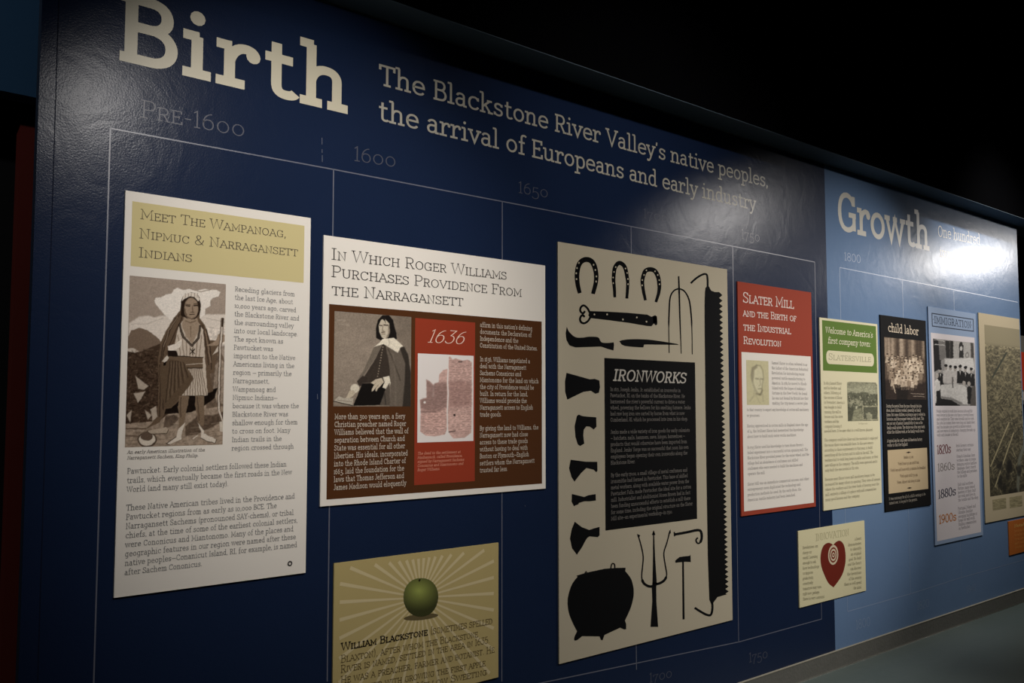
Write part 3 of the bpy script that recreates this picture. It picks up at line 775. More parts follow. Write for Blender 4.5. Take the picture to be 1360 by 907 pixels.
F_ = Paint(p2, 'portrait_picture', (444.3, 412.7), (545.4, 420.4), (544.8, 538.8), (442.2, 539), 0.62, lay=2, tr=(435, 405, .16), bg=(124, 112, 99), warp=3, wf=30)
F_.ell(220, 420, 330, 380, (150, 136, 121), 1.2, .8)
F_.poly([(560, 50), (700, 60), (700, 400), (640, 330), (570, 240)], (122, 110, 97), 60)
F_.noise(10, 10, .06); F_.noise(60, 60, .05)
F_.line([(80, 120), (150, 128)], 8, (165, 152, 136), 8, .6); F_.line([(90, 155), (180, 162)], 8, (165, 152, 136), 8, .6)
F_.poly([(402, 270), (398, 190), (415, 120), (452, 82), (505, 80), (540, 120), (552, 180), (568, 230), (570, 275), (545, 295), (510, 275), (440, 288)], (30, 26, 24), 6)
F_.poly([(420, 165), (440, 120), (470, 110), (508, 150), (512, 220), (500, 262), (470, 278), (445, 262), (425, 215)], (192, 180, 160), 6)
F_.poly([(440, 105), (470, 98), (480, 150), (470, 130)], (36, 31, 28), 6)
F_.line([(428, 165), (446, 168)], 8, (70, 60, 52), 6); F_.line([(466, 162), (496, 164)], 9, (66, 56, 48), 6); F_.line([(455, 168), (450, 205), (462, 210)], 6, (130, 116, 100), 6)
F_.line([(446, 222), (470, 220)], 8, (80, 66, 56), 5); F_.line([(448, 236), (470, 236)], 6, (120, 100, 85), 5); F_.line([(505, 170), (508, 230), (490, 262)], 12, (130, 117, 102), 12)
F_.poly([(452, 318), (486, 328), (512, 500), (522, 640), (380, 650), (250, 660), (320, 560), (395, 440)], (62, 54, 47), 7)
F_.poly([(380, 345), (455, 318), (420, 390), (390, 440), (330, 530), (290, 590), (240, 640), (244, 625), (300, 530), (350, 420)], (112, 102, 90), 7)
F_.poly([(240, 630), (290, 580), (330, 600), (320, 660), (262, 670)], (58, 50, 44), 7)
F_.poly([(478, 326), (580, 392), (625, 338), (660, 400), (684, 540), (690, 840), (512, 840), (520, 640), (510, 500)], (104, 94, 83), 7)
F_.poly([(596, 352), (632, 340), (664, 410), (686, 560), (690, 840), (618, 840), (634, 640), (640, 480)], (56, 50, 44), 10)
F_.line([(500, 360), (530, 430), (580, 560), (600, 620)], 9, (74, 66, 58), 10); F_.line([(540, 400), (560, 600), (560, 820)], 12, (120, 109, 96), 14, .6)
F_.poly([(380, 345), (428, 308), (452, 276), (500, 272), (545, 266), (624, 336), (602, 344), (580, 392), (505, 345), (462, 320), (430, 330), (400, 336)], (222, 212, 192), 5)
F_.line([(500, 276), (510, 310), (500, 340)], 5, (180, 168, 150), 6)
for i_ in range(12): F_.ell(456-i_*4, 345+i_*22, 5, 6, (140, 126, 110), .4)
F_.poly([(288, 642), (492, 640), (445, 825), (210, 832)], (26, 23, 21), 5)
F_.line([(290, 644), (360, 640)], 5, (100, 90, 80), 5)
F_.poly([(455, 595), (508, 582), (520, 640), (506, 702), (452, 680), (470, 635)], (218, 208, 188), 5)
F_.poly([(355, 640), (395, 612), (445, 600), (465, 635), (440, 665), (415, 690), (404, 714), (394, 706), (396, 680), (378, 706), (362, 712), (364, 690), (384, 655)], (192, 178, 156), 5)
F_.line([(384, 656), (400, 640)], 4, (130, 116, 100), 4); F_.line([(400, 682), (418, 655)], 4, (130, 116, 100), 4)
F_.ell(224, 688, 36, 38, (208, 198, 178), .2)
F_.poly([(150, 768), (180, 706), (212, 700), (232, 722), (216, 746), (172, 776)], (188, 174, 152), 5)
F_.poly([(48, 792), (92, 752), (130, 768), (214, 768), (204, 828)], (176, 166, 150), 5); F_.line([(48, 794), (204, 830)], 6, (40, 35, 31), 5)
F_.line([(80, 785), (200, 800)], 4, (120, 110, 98), 4)
F_.poly([(430, 825), (480, 690), (512, 640), (515, 830)], (90, 81, 72), 8); F_.line([(470, 720), (480, 820)], 8, (60, 54, 48), 8)
F_.noise(6, 6, .10)
F_.contrast(1.04, 120)
F_.build()

Dd = Paint(p2, 'deed_picture', (553.9, 468.6), (628.4, 473.2), (627.8, 585.3), (553.5, 588.1), 0.6, lay=3, tr=(545, 420, .1985), bg=(224, 216, 210))
Dd.poly([(255, 275), (262, 268), (280, 290), (300, 282), (350, 300), (380, 292), (408, 310), (406, 600), (402, 780), (360, 812), (285, 818), (262, 792), (245, 750), (228, 792), (160, 805), (100, 800), (62, 772), (66, 640), (60, 560), (106, 545), (104, 425), (124, 432), (150, 460), (140, 540), (155, 545), (160, 450), (186, 442), (190, 390), (215, 362), (252, 350)], (200, 165, 154), 4)
Dd.poly([(104, 425), (150, 460), (160, 450), (240, 440), (242, 600), (180, 650), (66, 620), (62, 562), (106, 545)], (146, 118, 110), 14, .85)
Dd.poly([(255, 440), (330, 430), (405, 450), (405, 600), (255, 610)], (160, 125, 116), 20, .7)
Dd.ell(160, 690, 90, 60, (212, 172, 160), .6, .7); Dd.ell(330, 700, 70, 60, (214, 178, 166), .6, .7)
msk = (Dd.C[:, 1] < 205)
Dd.noise(14, 10, .12, msk)
rr_ = random.Random(4)
for k in range(44):
    y_ = 300+k*11.2; x_ = 262 if k < 14 else (160 if k < 22 else 75)
    while x_ < 400:
        L_ = rr_.uniform(8, 34)
        if not (232 < x_ < 256): Dd.line([(x_, y_+rr_.uniform(-2, 2)), (min(x_+L_, 402), y_+rr_.uniform(-2, 2))], 3.2, (110, 84, 78), 4, rr_.uniform(.3, .8))
        x_ += L_+rr_.uniform(4, 22)
Dd.line([(250, 350), (246, 440), (250, 520), (244, 640), (246, 790)], 8, (226, 218, 212), 5)
Dd.line([(70, 640), (165, 640)], 12, (120, 96, 90), 8, .6)
Dd.ell(292, 662, 7, 7, (50, 40, 38), .4); Dd.ell(92, 577, 8, 8, (222, 214, 208), .4)
Dd.line([(320, 305), (342, 308)], 6, (70, 60, 56), 5); Dd.line([(256, 775), (296, 768)], 6, (80, 62, 58), 5)
Dd.build()

# ---------------------------------------------------------------- 3: the apple panel
p3 = Panel('info_panel', 'low khaki panel with pale rays behind a green apple, cut by the bottom edge', (443, 746.5), (662.2, 722.2), (661.7, 900), (442, 954), (178, 160, 108))
c0 = p3.at((559.4, 793.8)); xa, xb = p3.x0+0.02, p3.x1-0.02; zt_ = p3.z1-0.02; zb_ = p3.z0+0.02
for k in range(36):
    a = 2*math.pi*(k+.5)/36; dx, dz = math.cos(a), math.sin(a)
    t = min(((xb if dx > 0 else xa)-c0[0])/dx, ((zt_ if dz > 0 else zb_)-c0[1])/dz)
    t *= 0.99; r0 = 0.05; hw = 0.0028; h2 = 0.0062
    nx_, nz_ = -dz, dx
    P = [(c0[0]+dx*r0+nx_*hw, c0[1]+dz*r0+nz_*hw), (c0[0]+dx*r0-nx_*hw, c0[1]+dz*r0-nz_*hw), (c0[0]+dx*t-nx_*h2, c0[1]+dz*t-nz_*h2), (c0[0]+dx*t+nx_*h2, c0[1]+dz*t+nz_*h2)]
    bars_mesh('ray', [P], p3.y(1), ink((200, 184, 142)), p3.root)
shape(p3, 'apple_shadow', [[(559.5+23*math.cos(t)+1*math.sin(t), 819.5-2.2*math.cos(t)+4*math.sin(t)) for t in np.linspace(0, 2*math.pi, 25)[:-1]]], (96, 84, 56), 2)
Ap = None
def apple_print():
    n = 28; rings = 10; V = [p3.at((559.3, 793.5))]; C = [(126, 132, 62)]; F = []
    for j in range(1, rings+1):
        q = j/rings
        for k in range(n):
            a = 2*math.pi*k/n
            ex = math.copysign(abs(math.cos(a))**0.92, math.cos(a)); ez = math.copysign(abs(math.sin(a))**0.92, math.sin(a))
            px_ = 559.3+23.2*q*ex*(1-0.06*(ez < 0)*abs(ez)); py_ = 793.5-25.8*q*ez
            V.append(p3.at((px_, py_)))
            lx_, lz_ = q*math.cos(a)+.1, q*math.sin(a)-.35
            d = math.hypot(lx_*1.1, lz_*1.4)
            s_ = max(0.36, 1.12-0.52*d)
            C.append((126*s_+12, 136*s_+10, 66*s_+8))
    for k in range(n):
        F.append((0, 1+k, 1+(k+1) % n))
    for j in range(rings-1):
        for k in range(n):
            a = 1+j*n+k; b = 1+j*n+(k+1) % n; F.append((a, a+n, b+n, b))
    r = p3.root.location; Y = p3.y(3)
    me = bpy.data.meshes.new('apple_picture'); me.from_pydata([(x-r.x, Y-r.y, z-r.z) for x, z in V], [], F)
    at = me.color_attributes.new('Col', 'FLOAT_COLOR', 'POINT'); c = lin(np.array(C))
    at.data.foreach_set('color', np.concatenate([c, np.ones((len(c), 1))], 1).ravel())
    me.materials.append(picture_mat()); me.update()
    o = bpy.data.objects.new('apple_picture', me); col.objects.link(o); o.parent = p3.root
apple_print()
shape(p3, 'apple_stem', [[(555.8, 770.8), (557, 773), (558.6, 771.2), (559, 769.6), (557.2, 769)]], (40, 34, 20), 4)
AK = (98, 84, 54)
text(p3, 'heading', 'William Blackstone', (453, 863.6), (568.6, 844), 10.8, (34, 28, 20), w=(9, 8), caps=True, seg=4, lay=4)
for t_, a_, b_ in (('(sometimes spelled', (572, 843.2), (654, 829.8)), ('Blaxton), after whom the Blackstone', (452.5, 879.5), (635, 846.8)),
                   ('River is named, settled in the area in 1635.', (452.5, 893), (650.5, 854.8)), ('He was a preacher, farmer and botanist. He', (452.5, 907.5), (656.6, 867.3)),
                   ('is credited with growing the first apple', (452.5, 922), (645, 885)), ('orchard and its Yellow Sweeting', (452.5, 936.5), (646.6, 896.7))):
    text(p3, 'body_text', t_, a_, b_, 10.4, AK, w=(4.8, 4.4), caps=True, seg=4, lay=4, old=False)

# ---------------------------------------------------------------- 4: the ironworks panel
p4 = Panel('info_panel', 'largest panel, beige, covered in black silhouettes of iron tools around a black text box', (740.1, 321), (965.6, 357.5), (973, 824), (743.3, 880.9), (180, 170, 148))
BK = (9, 9, 10)
rect(p4, 'text_box', (802.1, 475.4), (922.9, 482.2), (925.7, 689.7), (804.1, 704.9), BK, 1)
text(p4, 'heading', 'IRONWORKS', (813, 506.3), (910.5, 510), 16, (176, 170, 160), w=(10.5, 8.5), slant=.2, seg=5)
para(p4, 'body_text', """In 1671, Joseph Jenks, Jr. established an ironworks in
Pawtucket, RI, on the banks of the Blackstone River. He
harnessed the river's powerful current to drive a water
wheel, powering the bellows for his smelting furnace. Jenks
had raw bog iron ore carted by horse from what is now
Cumberland, RI, which he processed into iron in his shop.

Jenks made a wide variety of iron goods for early colonists
— hatchets, nails, hammers, saws, hinges, horseshoes —
products that would otherwise have been imported from
England. Jenks' forge was so successful that soon his own
employees began opening their own ironworks along the
Blackstone River.

By the early 1700s, a small village of metal craftsmen and
ironsmiths had formed in Pawtucket. This base of skilled
metal workers, along with available water power from the
Pawtucket Falls, made Pawtucket the ideal site for a cotton
mill. Industrialist and abolitionist Moses Brown had in fact
been funding unsuccessful efforts to establish a mill there
for some time, including the original structure on the Slater
Mill site—an experimental workshop—in 1790.""", (810.2, 519.8), (811.4, 691.6), (20, (919.5, 672)), 5.2, (112, 107, 102), w=(9, 8))
A_ = (740, 320, .1985); B_ = (860, 340, .1986); C_ = (740, 480, .2869); D_ = (740, 690, .2094)
def stroke_poly(pts, ws):
    """outline of a tapered stroke through pts with half widths ws"""
    L, R = [], []
    n = len(pts)
    for i in range(n):
        a = pts[max(0, i-1)]; b = pts[min(n-1, i+1)]
        dx, dy = b[0]-a[0], b[1]-a[1]; l = math.hypot(dx, dy) or 1
        w_ = ws[i] if isinstance(ws, (list, tuple)) else ws
        L.append((pts[i][0]-dy/l*w_, pts[i][1]+dx/l*w_)); R.append((pts[i][0]+dy/l*w_, pts[i][1]-dx/l*w_))
    return [[L[i], L[i+1], R[i+1], R[i]] for i in range(n-1)]
def smooth(pts, m=4):
    out = []
    n = len(pts)
    for i in range(n-1):
        p0, p1, p2, p3_ = pts[max(0, i-1)], pts[i], pts[i+1], pts[min(n-1, i+2)]
        for k in range(m):
            t = k/m
            out.append(tuple(0.5*(2*p1[j]+(p2[j]-p0[j])*t+(2*p0[j]-5*p1[j]+4*p2[j]-p3_[j])*t*t+(3*p1[j]-p0[j]-3*p2[j]+p3_[j])*t**3) for j in (0, 1)))
    out.append(pts[-1]); return out
def dots(parentpanel, pts, tr, rx, ry, lay=3, rgb=(180, 170, 148)):
    q = [[(x+rx*math.cos(t), y+ry*math.sin(t)) for t in np.linspace(0, 2*math.pi, 9)[:-1]] for x, y in pts]
    for p in q: shape(parentpanel, 'nail_hole', [p], rgb, lay, tr)
shoe1 = smooth([(148, 350), (133, 285), (130, 215), (147, 150), (188, 124), (232, 142), (255, 205), (256, 275), (236, 355)])
shape(p4, 'horseshoe_silhouette', stroke_poly(shoe1, [13+4*math.sin(math.pi*i/(len(shoe1)-1)) for i in range(len(shoe1))]), BK, 2, A_)
dots(p4, [(142, 147), (129, 182), (124, 217), (126, 256), (240, 160), (252, 195), (259, 238), (257, 272)], A_, 5, 7)
shoe2 = smooth([(383, 378), (379, 310), (374, 260), (380, 190), (398, 155), (420, 148), (448, 172), (463, 230), (469, 290), (463, 386)])
shape(p4, 'horseshoe_silhouette', stroke_poly(shoe2, [9+5*math.sin(math.pi*i/(len(shoe2)-1)) for i in range(len(shoe2))]), BK, 2, A_)
dots(p4, [(388, 175), (377, 208), (371, 245), (372, 283), (454, 185), (465, 215), (470, 255), (471, 290)], A_, 4.5, 6)
shoe3 = smooth([(588, 398), (572, 320), (568, 260), (585, 205), (615, 190), (650, 200), (672, 240), (681, 300), (676, 350), (658, 410)])
shape(p4, 'horseshoe_silhouette', stroke_poly(shoe3, [9+6*math.sin(math.pi*i/(len(shoe3)-1)) for i in range(len(shoe3))]), BK, 2, A_)
dots(p4, [(594, 197), (578, 228), (566, 262), (565, 298), (652, 203), (670, 228), (680, 262), (682, 290)], A_, 4.5, 6)
# hinge
hg = [[(215, 470), (330, 474), (470, 482), (600, 494), (628, 508), (655, 498), (666, 515), (668, 550), (650, 548), (628, 572), (600, 570), (470, 548), (330, 530), (222, 518), (205, 500)]]
hg += stroke_poly(smooth([(215, 480), (198, 450), (175, 433), (156, 445), (152, 470), (170, 486), (183, 470)]), 7)
hg += stroke_poly(smooth([(220, 510), (205, 535), (180, 552), (158, 545), (150, 520), (165, 498), (182, 510)]), 7)
shape(p4, 'hinge_silhouette', hg, BK, 2, A_)
dots(p4, [(246, 493), (331, 493), (437, 526), (530, 513), (595, 541)], A_, 5.5, 6.5)
shape(p4, 'bolt_silhouette', [[(855-740, 0), (1, 1), (2, 2)]] if False else [[(638, 510), (664, 502), (668, 560), (656, 566), (640, 548)]], BK, 2, A_)
shape(p4, 'billhook_silhouette', [smooth([(62, 575), (78, 610), (120, 645), (170, 648), (210, 642), (270, 646), (285, 668), (300, 682), (340, 684), (376, 680)]) + [(378, 700), (374, 735), (330, 722), (290, 708), (180, 712), (120, 714), (80, 700), (60, 665), (54, 620)]], BK, 2, A_)
shape(p4, 'knife_silhouette', [smooth([(414, 672), (440, 664), (500, 659), (580, 660), (660, 668), (800, 690)]) + [(812, 697), (710, 696), (580, 694), (574, 714), (500, 710), (450, 704), (428, 694)]], BK, 2, A_)
# fork (three thin tines) and hooked rod
fk = stroke_poly([(206, 135), (209, 215), (214, 400), (224, 655)], [5, 6, 5, 2.5])
fk += stroke_poly(smooth([(209, 218), (175, 232), (150, 275), (143, 360), (140, 480), (143, 650)]), [5]*16+[3]*5)
fk += stroke_poly(smooth([(209, 218), (245, 236), (275, 290), (288, 370), (295, 480), (298, 660)]), [5]*16+[3]*5)
shape(p4, 'hay_fork_silhouette', fk, BK, 2, B_)
saw = [(386, 215), (398, 198), (410, 205), (425, 232), (450, 241), (478, 241)]
ys = 262; b = []; n_t = 0
toothx = lambda y: 500 + (y-262)*0.0215
y_ = 262.0
while y_ < 2345:
    h_ = 37-(y_-262)*0.0022
    b.append((toothx(y_), y_)); b.append((toothx(y_)-22, y_+h_*0.5)); y_ += h_
saw += b + [(toothx(y_)-20, y_), (505, 2362), (478, 2395), (464, 2430)]
saw_px = [(860+x*.1986, 340+y*.1986) for x, y in saw]
saw_px = [p for p in saw_px if p[1] < 790] + [(965.5, 790), (953, 793.5), (948, 800), (944.8, 803.5), (942, 797)] + [(940, 740), (938.3, 640), (936.6, 520), (935.6, 430), (935.5, 400), (936, 388)]
shape(p4, 'saw_blade_silhouette', [saw_px], BK, 2)
hh = stroke_poly(smooth([(287, 182), (325, 148), (365, 124), (392, 122), (400, 150), (401, 205)]), 6.5)
shape(p4, 'saw_handle_silhouette', hh, BK, 2, B_)
shape(p4, 'saw_handle_silhouette', stroke_poly(smooth([(983, 530), (984, 570), (975, 605), (955, 608), (920, 592), (872, 562)]), 7), BK, 2, D_)
# axes and hatchets
shape(p4, 'axe_head_silhouette', [[(42, 54), (150, 84), (172, 82), (194, 90), (197, 120), (192, 146), (176, 151), (155, 137), (120, 142), (46, 178), (36, 140), (35, 95)]], BK, 2, C_)
shape(p4, 'hatchet_silhouette', [smooth([(90, 255), (100, 248), (120, 255), (180, 260)], 3)+[(181, 304), (168, 316), (150, 303), (134, 302), (122, 318), (120, 345), (125, 382), (106, 392), (95, 385), (84, 350), (80, 300)]], BK, 2, C_)
shape(p4, 'axe_head_silhouette', [[(62, 456), (130, 465), (185, 466), (186, 508), (180, 514), (168, 502), (135, 494), (110, 518), (80, 557), (66, 535), (55, 495)]], BK, 2, C_)
shape(p4, 'axe_head_silhouette', [[(68, 614), (100, 622), (125, 628), (145, 620), (178, 615), (179, 645), (150, 648), (125, 648), (100, 656), (98, 662), (78, 670), (67, 650)]], BK, 2, C_)
shape(p4, 'axe_head_silhouette', [[(82, 742), (115, 768), (148, 780), (196, 766), (196, 806), (188, 814), (150, 810), (138, 818), (115, 860), (92, 894), (70, 865), (60, 820), (68, 775)]], BK, 2, C_)
# cauldron
body = smooth([(130, 362), (95, 410), (70, 490), (72, 570), (95, 640), (128, 705)], 4) + smooth([(128, 705), (112, 740), (112, 762), (130, 760), (160, 736)], 3) + [(270, 738), (278, 760), (290, 762), (300, 730)] + [(400, 684), (425, 696), (438, 694), (438, 662), (430, 640)] + smooth([(430, 640), (470, 550), (486, 460), (470, 380), (432, 328)], 4) + [(434, 306), (370, 307), (300, 312), (190, 335), (124, 354)]
shape(p4, 'cauldron_silhouette', [body] + stroke_poly(smooth([(340, 312), (345, 285), (354, 279), (364, 286), (366, 310)]), 4) + stroke_poly([(176, 342), (184, 328), (190, 338)], 4), BK, 2, D_)
# trident, hook, hammer
tri = stroke_poly([(618, 400), (614, 430), (616, 520), (616, 680)], [14, 14, 13, 24])
tri += stroke_poly(smooth([(512, 100), (530, 160), (545, 235), (541, 300), (536, 365), (550, 405), (585, 425), (618, 420)]), [4]*18+[8]*12)
tri += stroke_poly(smooth([(715, 72), (695, 150), (676, 215), (685, 290), (694, 350), (680, 385), (650, 405), (618, 412)]), [4]*18+[8]*12)
tri += stroke_poly([(611, 80), (614, 250), (618, 410)], [3, 7, 14])
tri += [[(506, 92), (526, 102), (516, 124)], [(611, 68), (600, 100), (622, 100)], [(718, 64), (704, 92), (720, 90)]]
shape(p4, 'trident_silhouette', tri, BK, 2, D_)
shape(p4, 'hook_silhouette', [[(738, 82), (746, 80), (748, 108), (740, 110)]] + stroke_poly(smooth([(744, 97), (820, 84), (890, 70), (912, 82), (916, 120), (905, 150), (888, 152), (880, 132), (892, 118)]), [8]*20+[5]*14), BK, 2, D_)
shape(p4, 'hammer_silhouette', [[(748, 262), (775, 240), (840, 232), (845, 226), (847, 272), (812, 270), (750, 276)], [(792, 268), (803, 268), (808, 634), (795, 635)]], BK, 2, D_)

# ---------------------------------------------------------------- 5: red mill panel
p5 = Panel('info_panel', 'brick red panel with white text area and small sketch of a man\'s head', (979.2, 373.2), (1077.3, 388.7), (1083.5, 672.7), (985, 685.6), (152, 64, 46))
rect(p5, 'white_field', (985, 467.5), (1076.8, 474), (1080.8, 667.6), (988.2, 679.2), WHITE, 1)
LR = (226, 205, 194)
text(p5, 'heading', 'Slater Mill', (986.2, 401.6), (1054.3, 410.6), 14.5, LR, w=(7, 6), caps=True, seg=4)
for t_, a_, b_ in (('and the Birth of', (986.4, 420), (1057.6, 427.6)), ('the Industrial', (986.9, 438.7), (1050.5, 444.5)), ('Revolution', (986.9, 456.8), (1037.6, 461))):
    text(p5, 'heading', t_, a_, b_, 10.3, LR, w=(8, 7), caps=True, seg=4)
GT = (170, 164, 158)
para(p5, 'body_text', """Samuel Slater is often referred to as
the father of the American Industrial
Revolution for introducing water
powered textile manufacturing to
America. In 1789 he moved to Rhode
Island with the hopes of making a
fortune in the New World. He found
he was not bound by British law that
making the trip meant a secret plan""", (1024.9, 484), (1025.5, 537.6), (1, (1073.5, 494)), 4, GT, w=(8, 7))
para(p5, 'body_text', """to that country to export any knowledge of cotton mill machinery
or processes.""", (991.8, 546.3), (991.9, 553.9), (0, (1074, 547)), 4, GT, w=(8, 7))
para(p5, 'body_text', """Having apprenticed in cotton mills in England since the age
of 14, the brilliant Slater had memorized the knowledge
about how to build such water works machines.""", (992.1, 567.8), (992.7, 581.9), (0, (1073, 566)), 4, GT, w=(8, 7))
para(p5, 'body_text', """In 1793 Slater used his knowledge to turn Moses Brown's
failed experiment into a successful cotton spinning mill. The
Blackstone River provided power for the water wheel, and the
village had an abundance of craftsmen and skilled
craftsmen who were needed to build the machines and
operate the mill.""", (992.8, 596.3), (993.1, 631.4), (2, (1074.5, 604)), 4, GT, w=(8, 7))
para(p5, 'body_text', """Slater Mill was an immediate commercial success, and other
entrepreneurs soon duplicated the technology and
production methods he used. By the early 1800s, the
American textile industry had been launched.""", (993.1, 645.1), (993.3, 666), (0, (1074.5, 637.5)), 4, GT, w=(8, 7))
Sl = Paint(p5, 'sketch_picture', (990.9, 478.2), (1020.4, 480), (1021.5, 538.1), (991.8, 538.1), 0.4, lay=2, tr=(980, 470, .12125), bg=(196, 188, 150))
Sl.ell(213, 280, 66, 150, (206, 199, 165), .3)
Sl.line([(205, 128), (165, 160), (148, 230), (155, 300), (175, 360), (210, 430), (240, 448)], 14, (120, 112, 90), 22, .5)
Sl.line([(205, 128), (245, 130), (272, 180), (280, 260), (268, 330), (262, 420), (240, 448)], 9, (110, 102, 82), 18, .5)
Sl.poly([(150, 150), (200, 125), (215, 150), (180, 180), (175, 260), (165, 310), (148, 280), (145, 210)], (140, 132, 108), 16, .7)
Sl.line([(198, 272), (222, 276)], 14, (90, 84, 68), 18, .5); Sl.line([(250, 275), (270, 278)], 12, (90, 84, 68), 18, .5)
Sl.line([(240, 280), (248, 340), (232, 350)], 8, (130, 122, 100), 16, .5); Sl.line([(225, 385), (255, 382)], 10, (96, 88, 72), 16, .5)
Sl.line([(200, 440), (250, 450), (266, 400)], 14, (100, 94, 76), 20, .5)
Sl.line([(180, 400), (175, 460), (130, 520)], 9, (150, 142, 118), 20, .5); Sl.line([(270, 440), (278, 520)], 9, (150, 142, 118), 18, .5); Sl.line([(200, 460), (240, 540)], 8, (160, 152, 126), 18, .5)
Sl.noise(12, 12, .03); Sl.build()

# ---------------------------------------------------------------- 6: company town panel
CR = (214, 206, 172)
p6 = Panel('info_panel', 'cream panel with green heading block and rounded engraving of a village', (1087.9, 421), (1164.8, 430.9), (1171.7, 667.5), (1094.4, 678.2), CR)
rect(p6, 'heading_band', (1091.2, 424.7), (1163.5, 433.5), (1164.3, 495.9), (1093.2, 491.6), (92, 118, 50))
for t_, a_, b_ in (("Welcome to America's", (1095.5, 441.6), (1158.8, 449)), ('first company town:', (1099, 455.6), (1156, 461))):
    text(p6, 'heading', t_, a_, b_, 8.2, (226, 220, 190), w=(8, 7), slant=.16, seg=4)
ca = p6.at((1096.9, 464.8)); cb = p6.at((1160.2, 469.9)); cc = p6.at((1096.6, 482.8))
zt2 = ca[1]; zb2 = cc[1]-(0); x0_, x1_ = ca[0], cb[0]; R_ = (zt2-zb2)*0.42
pl = []
for cx_, cz_, a0 in ((x1_-R_, zt2-R_, 0), (x0_+R_, zt2-R_, 90), (x0_+R_, zb2+R_, 180), (x1_-R_, zb2+R_, 270)):
    for k in range(7):
        a = math.radians(a0+15*k); pl.append((cx_+R_*math.cos(a), cz_+R_*math.sin(a)))
bars_mesh('name_plate', [pl], p6.y(2), ink(CR), p6.root)
text(p6, 'plate_lettering', 'Slatersville', (1100.2, 477.6), (1156.6, 481.2), 9, (150, 146, 118), w=(5, 4), caps=True, seg=4, track=4)
CT = (172, 165, 138)
para(p6, 'body_text', """In 1803 Samuel Slater
and his brother and
others, following of
the success of Slater
in Pawtucket, America's
was bought to build
running the mill in
houses and the store
workers and the
company housing it""", (1094.4, 510.3), (1095, 568), (4, (1122, 535.5)), 4, CT, w=(8, 7))
para(p6, 'body_text', "needed here. It became what is a well-known planned", (1095, 574.2), (1095, 574.2), (0, (1159, 572)), 4, CT, w=(8, 7))
para(p6, 'body_text', """The company could hire labor and the materials it employed
the water there was available here. So the new owners
according to their requirements in that year, to build
everything all the factory and its mills in the mill. The
workers had to work long hours in mills and homes, as their
new village in the company. The mills were operated and it
only built the one needed at the site.""", (1095.1, 586.3), (1096.2, 626.5), (4, (1166.5, 607.7)), 4, CT, w=(8, 7))
para(p6, 'body_text', """Because near Slater's new mill machinery began to be
increased for many others in opening. They were all around
where the workers and the river bank of housing near the
mill, entirely a village of a place with mill communities
many good houses and the company.""", (1096.3, 638.6), (1096.5, 665.5), (1, (1169.3, 640)), 4, CT, w=(8, 7))
Vg = Paint(p6, 'village_picture', (1125.1, 506.7), (1165.1, 508.4), (1166.2, 559.1), (1125.9, 559.1), 0.45, lay=2, tr=(1085, 495, .10477), bg=(158, 156, 130), warp=10, wf=18)
Vg.poly([(380, 100), (780, 110), (780, 180), (640, 150), (480, 180), (380, 190)], (130, 128, 106), 40, .7)
Vg.poly([(380, 260), (430, 242), (500, 262), (580, 240), (660, 270), (780, 280), (780, 640), (380, 640)], (98, 98, 80), 14)
Vg.poly([(390, 320), (500, 330), (580, 370), (620, 420), (560, 430), (480, 400), (390, 400)], (138, 136, 112), 14)
rr_ = random.Random(9)
for k in range(90):
    x_, y_ = rr_.uniform(390, 770), rr_.uniform(270, 430); c_ = rr_.choice([(64, 64, 52), (168, 164, 138), (84, 84, 68)])
    Vg.poly([(x_, y_), (x_+rr_.uniform(8, 20), y_+3), (x_+rr_.uniform(8, 20), y_+rr_.uniform(12, 28)), (x_, y_+20)], c_, 6, .8)
Vg.poly([(455, 480), (560, 440), (580, 620), (440, 610)], (140, 138, 112), 16); Vg.poly([(390, 430), (470, 440), (440, 600), (390, 610)], (86, 86, 70), 14)
Vg.poly([(485, 420), (512, 420), (508, 460), (488, 460)], (188, 184, 156), 6)
Vg.poly([(572, 420), (775, 420), (775, 606), (575, 606)], (158, 154, 126), 5); Vg.poly([(588, 436), (762, 436), (762, 590), (590, 590)], (92, 92, 76), 5)
Vg.poly([(620, 520), (660, 500), (700, 530), (700, 590), (630, 590)], (150, 148, 122), 10)
Vg.noise(14, 10, .22)
for cx_, cy_ , qx, qy in ((383, 112, 1, 1), (765, 128, -1, 1)):   # rounded corners show the card
    m_ = (np.abs(Vg.X-cx_) < 34) & (np.abs(Vg.Y-cy_) < 34) & (np.hypot(Vg.X-(cx_+34*qx), Vg.Y-(cy_+34*qy)) > 34) & ((Vg.X-(cx_+34*qx))*qx < 0) & (Vg.Y < cy_+34)
    Vg.C[m_] = CR
Vg.build()
para(p6, 'caption', "The village of mills", (1140, 563.5), (1140, 563.5), (0, (1152, 563)), 2, CT, w=(6, 5))

# ---------------------------------------------------------------- 7: child labor panel
p7 = Panel('info_panel', 'narrow black panel headed child labor, with brown group photograph and tan text box', (1168.6, 418), (1229, 425.8), (1237.1, 670.4), (1176.1, 679.6), (12, 11, 11))
text(p7, 'heading', 'child labor', (1179.2, 440.4), (1219.8, 445.3), 11.4, (206, 190, 168), w=(8.5, 7), seg=4)
rect(p7, 'tan_box', (1178.7, 597.4), (1231.4, 594.4), (1233, 648.6), (1180.7, 655.9), (186, 166, 132))
CL = (170, 160, 146)
para(p7, 'body_text', """During the period from the 1790s through the late
1800s, most children worked, generally on family
farms. But some children, as young as age 6, worked in
factories, and the youngest were paid the least. This
was not out of parents' insensitivity—it was as the
family could survive. The choice was often very stark:
either the children work, or the family would starve.""", (1176.9, 540.8), (1178, 575.6), (6, (1227.6, 572.6)), 4.3, CL, w=(10, 8))
para(p7, 'body_text', """A typical day for a mill-year-old American factory
worker in that New England:""", (1178.2, 587.2), (1178.5, 593), (0, (1224.5, 583)), 4.3, CL, w=(10, 8))
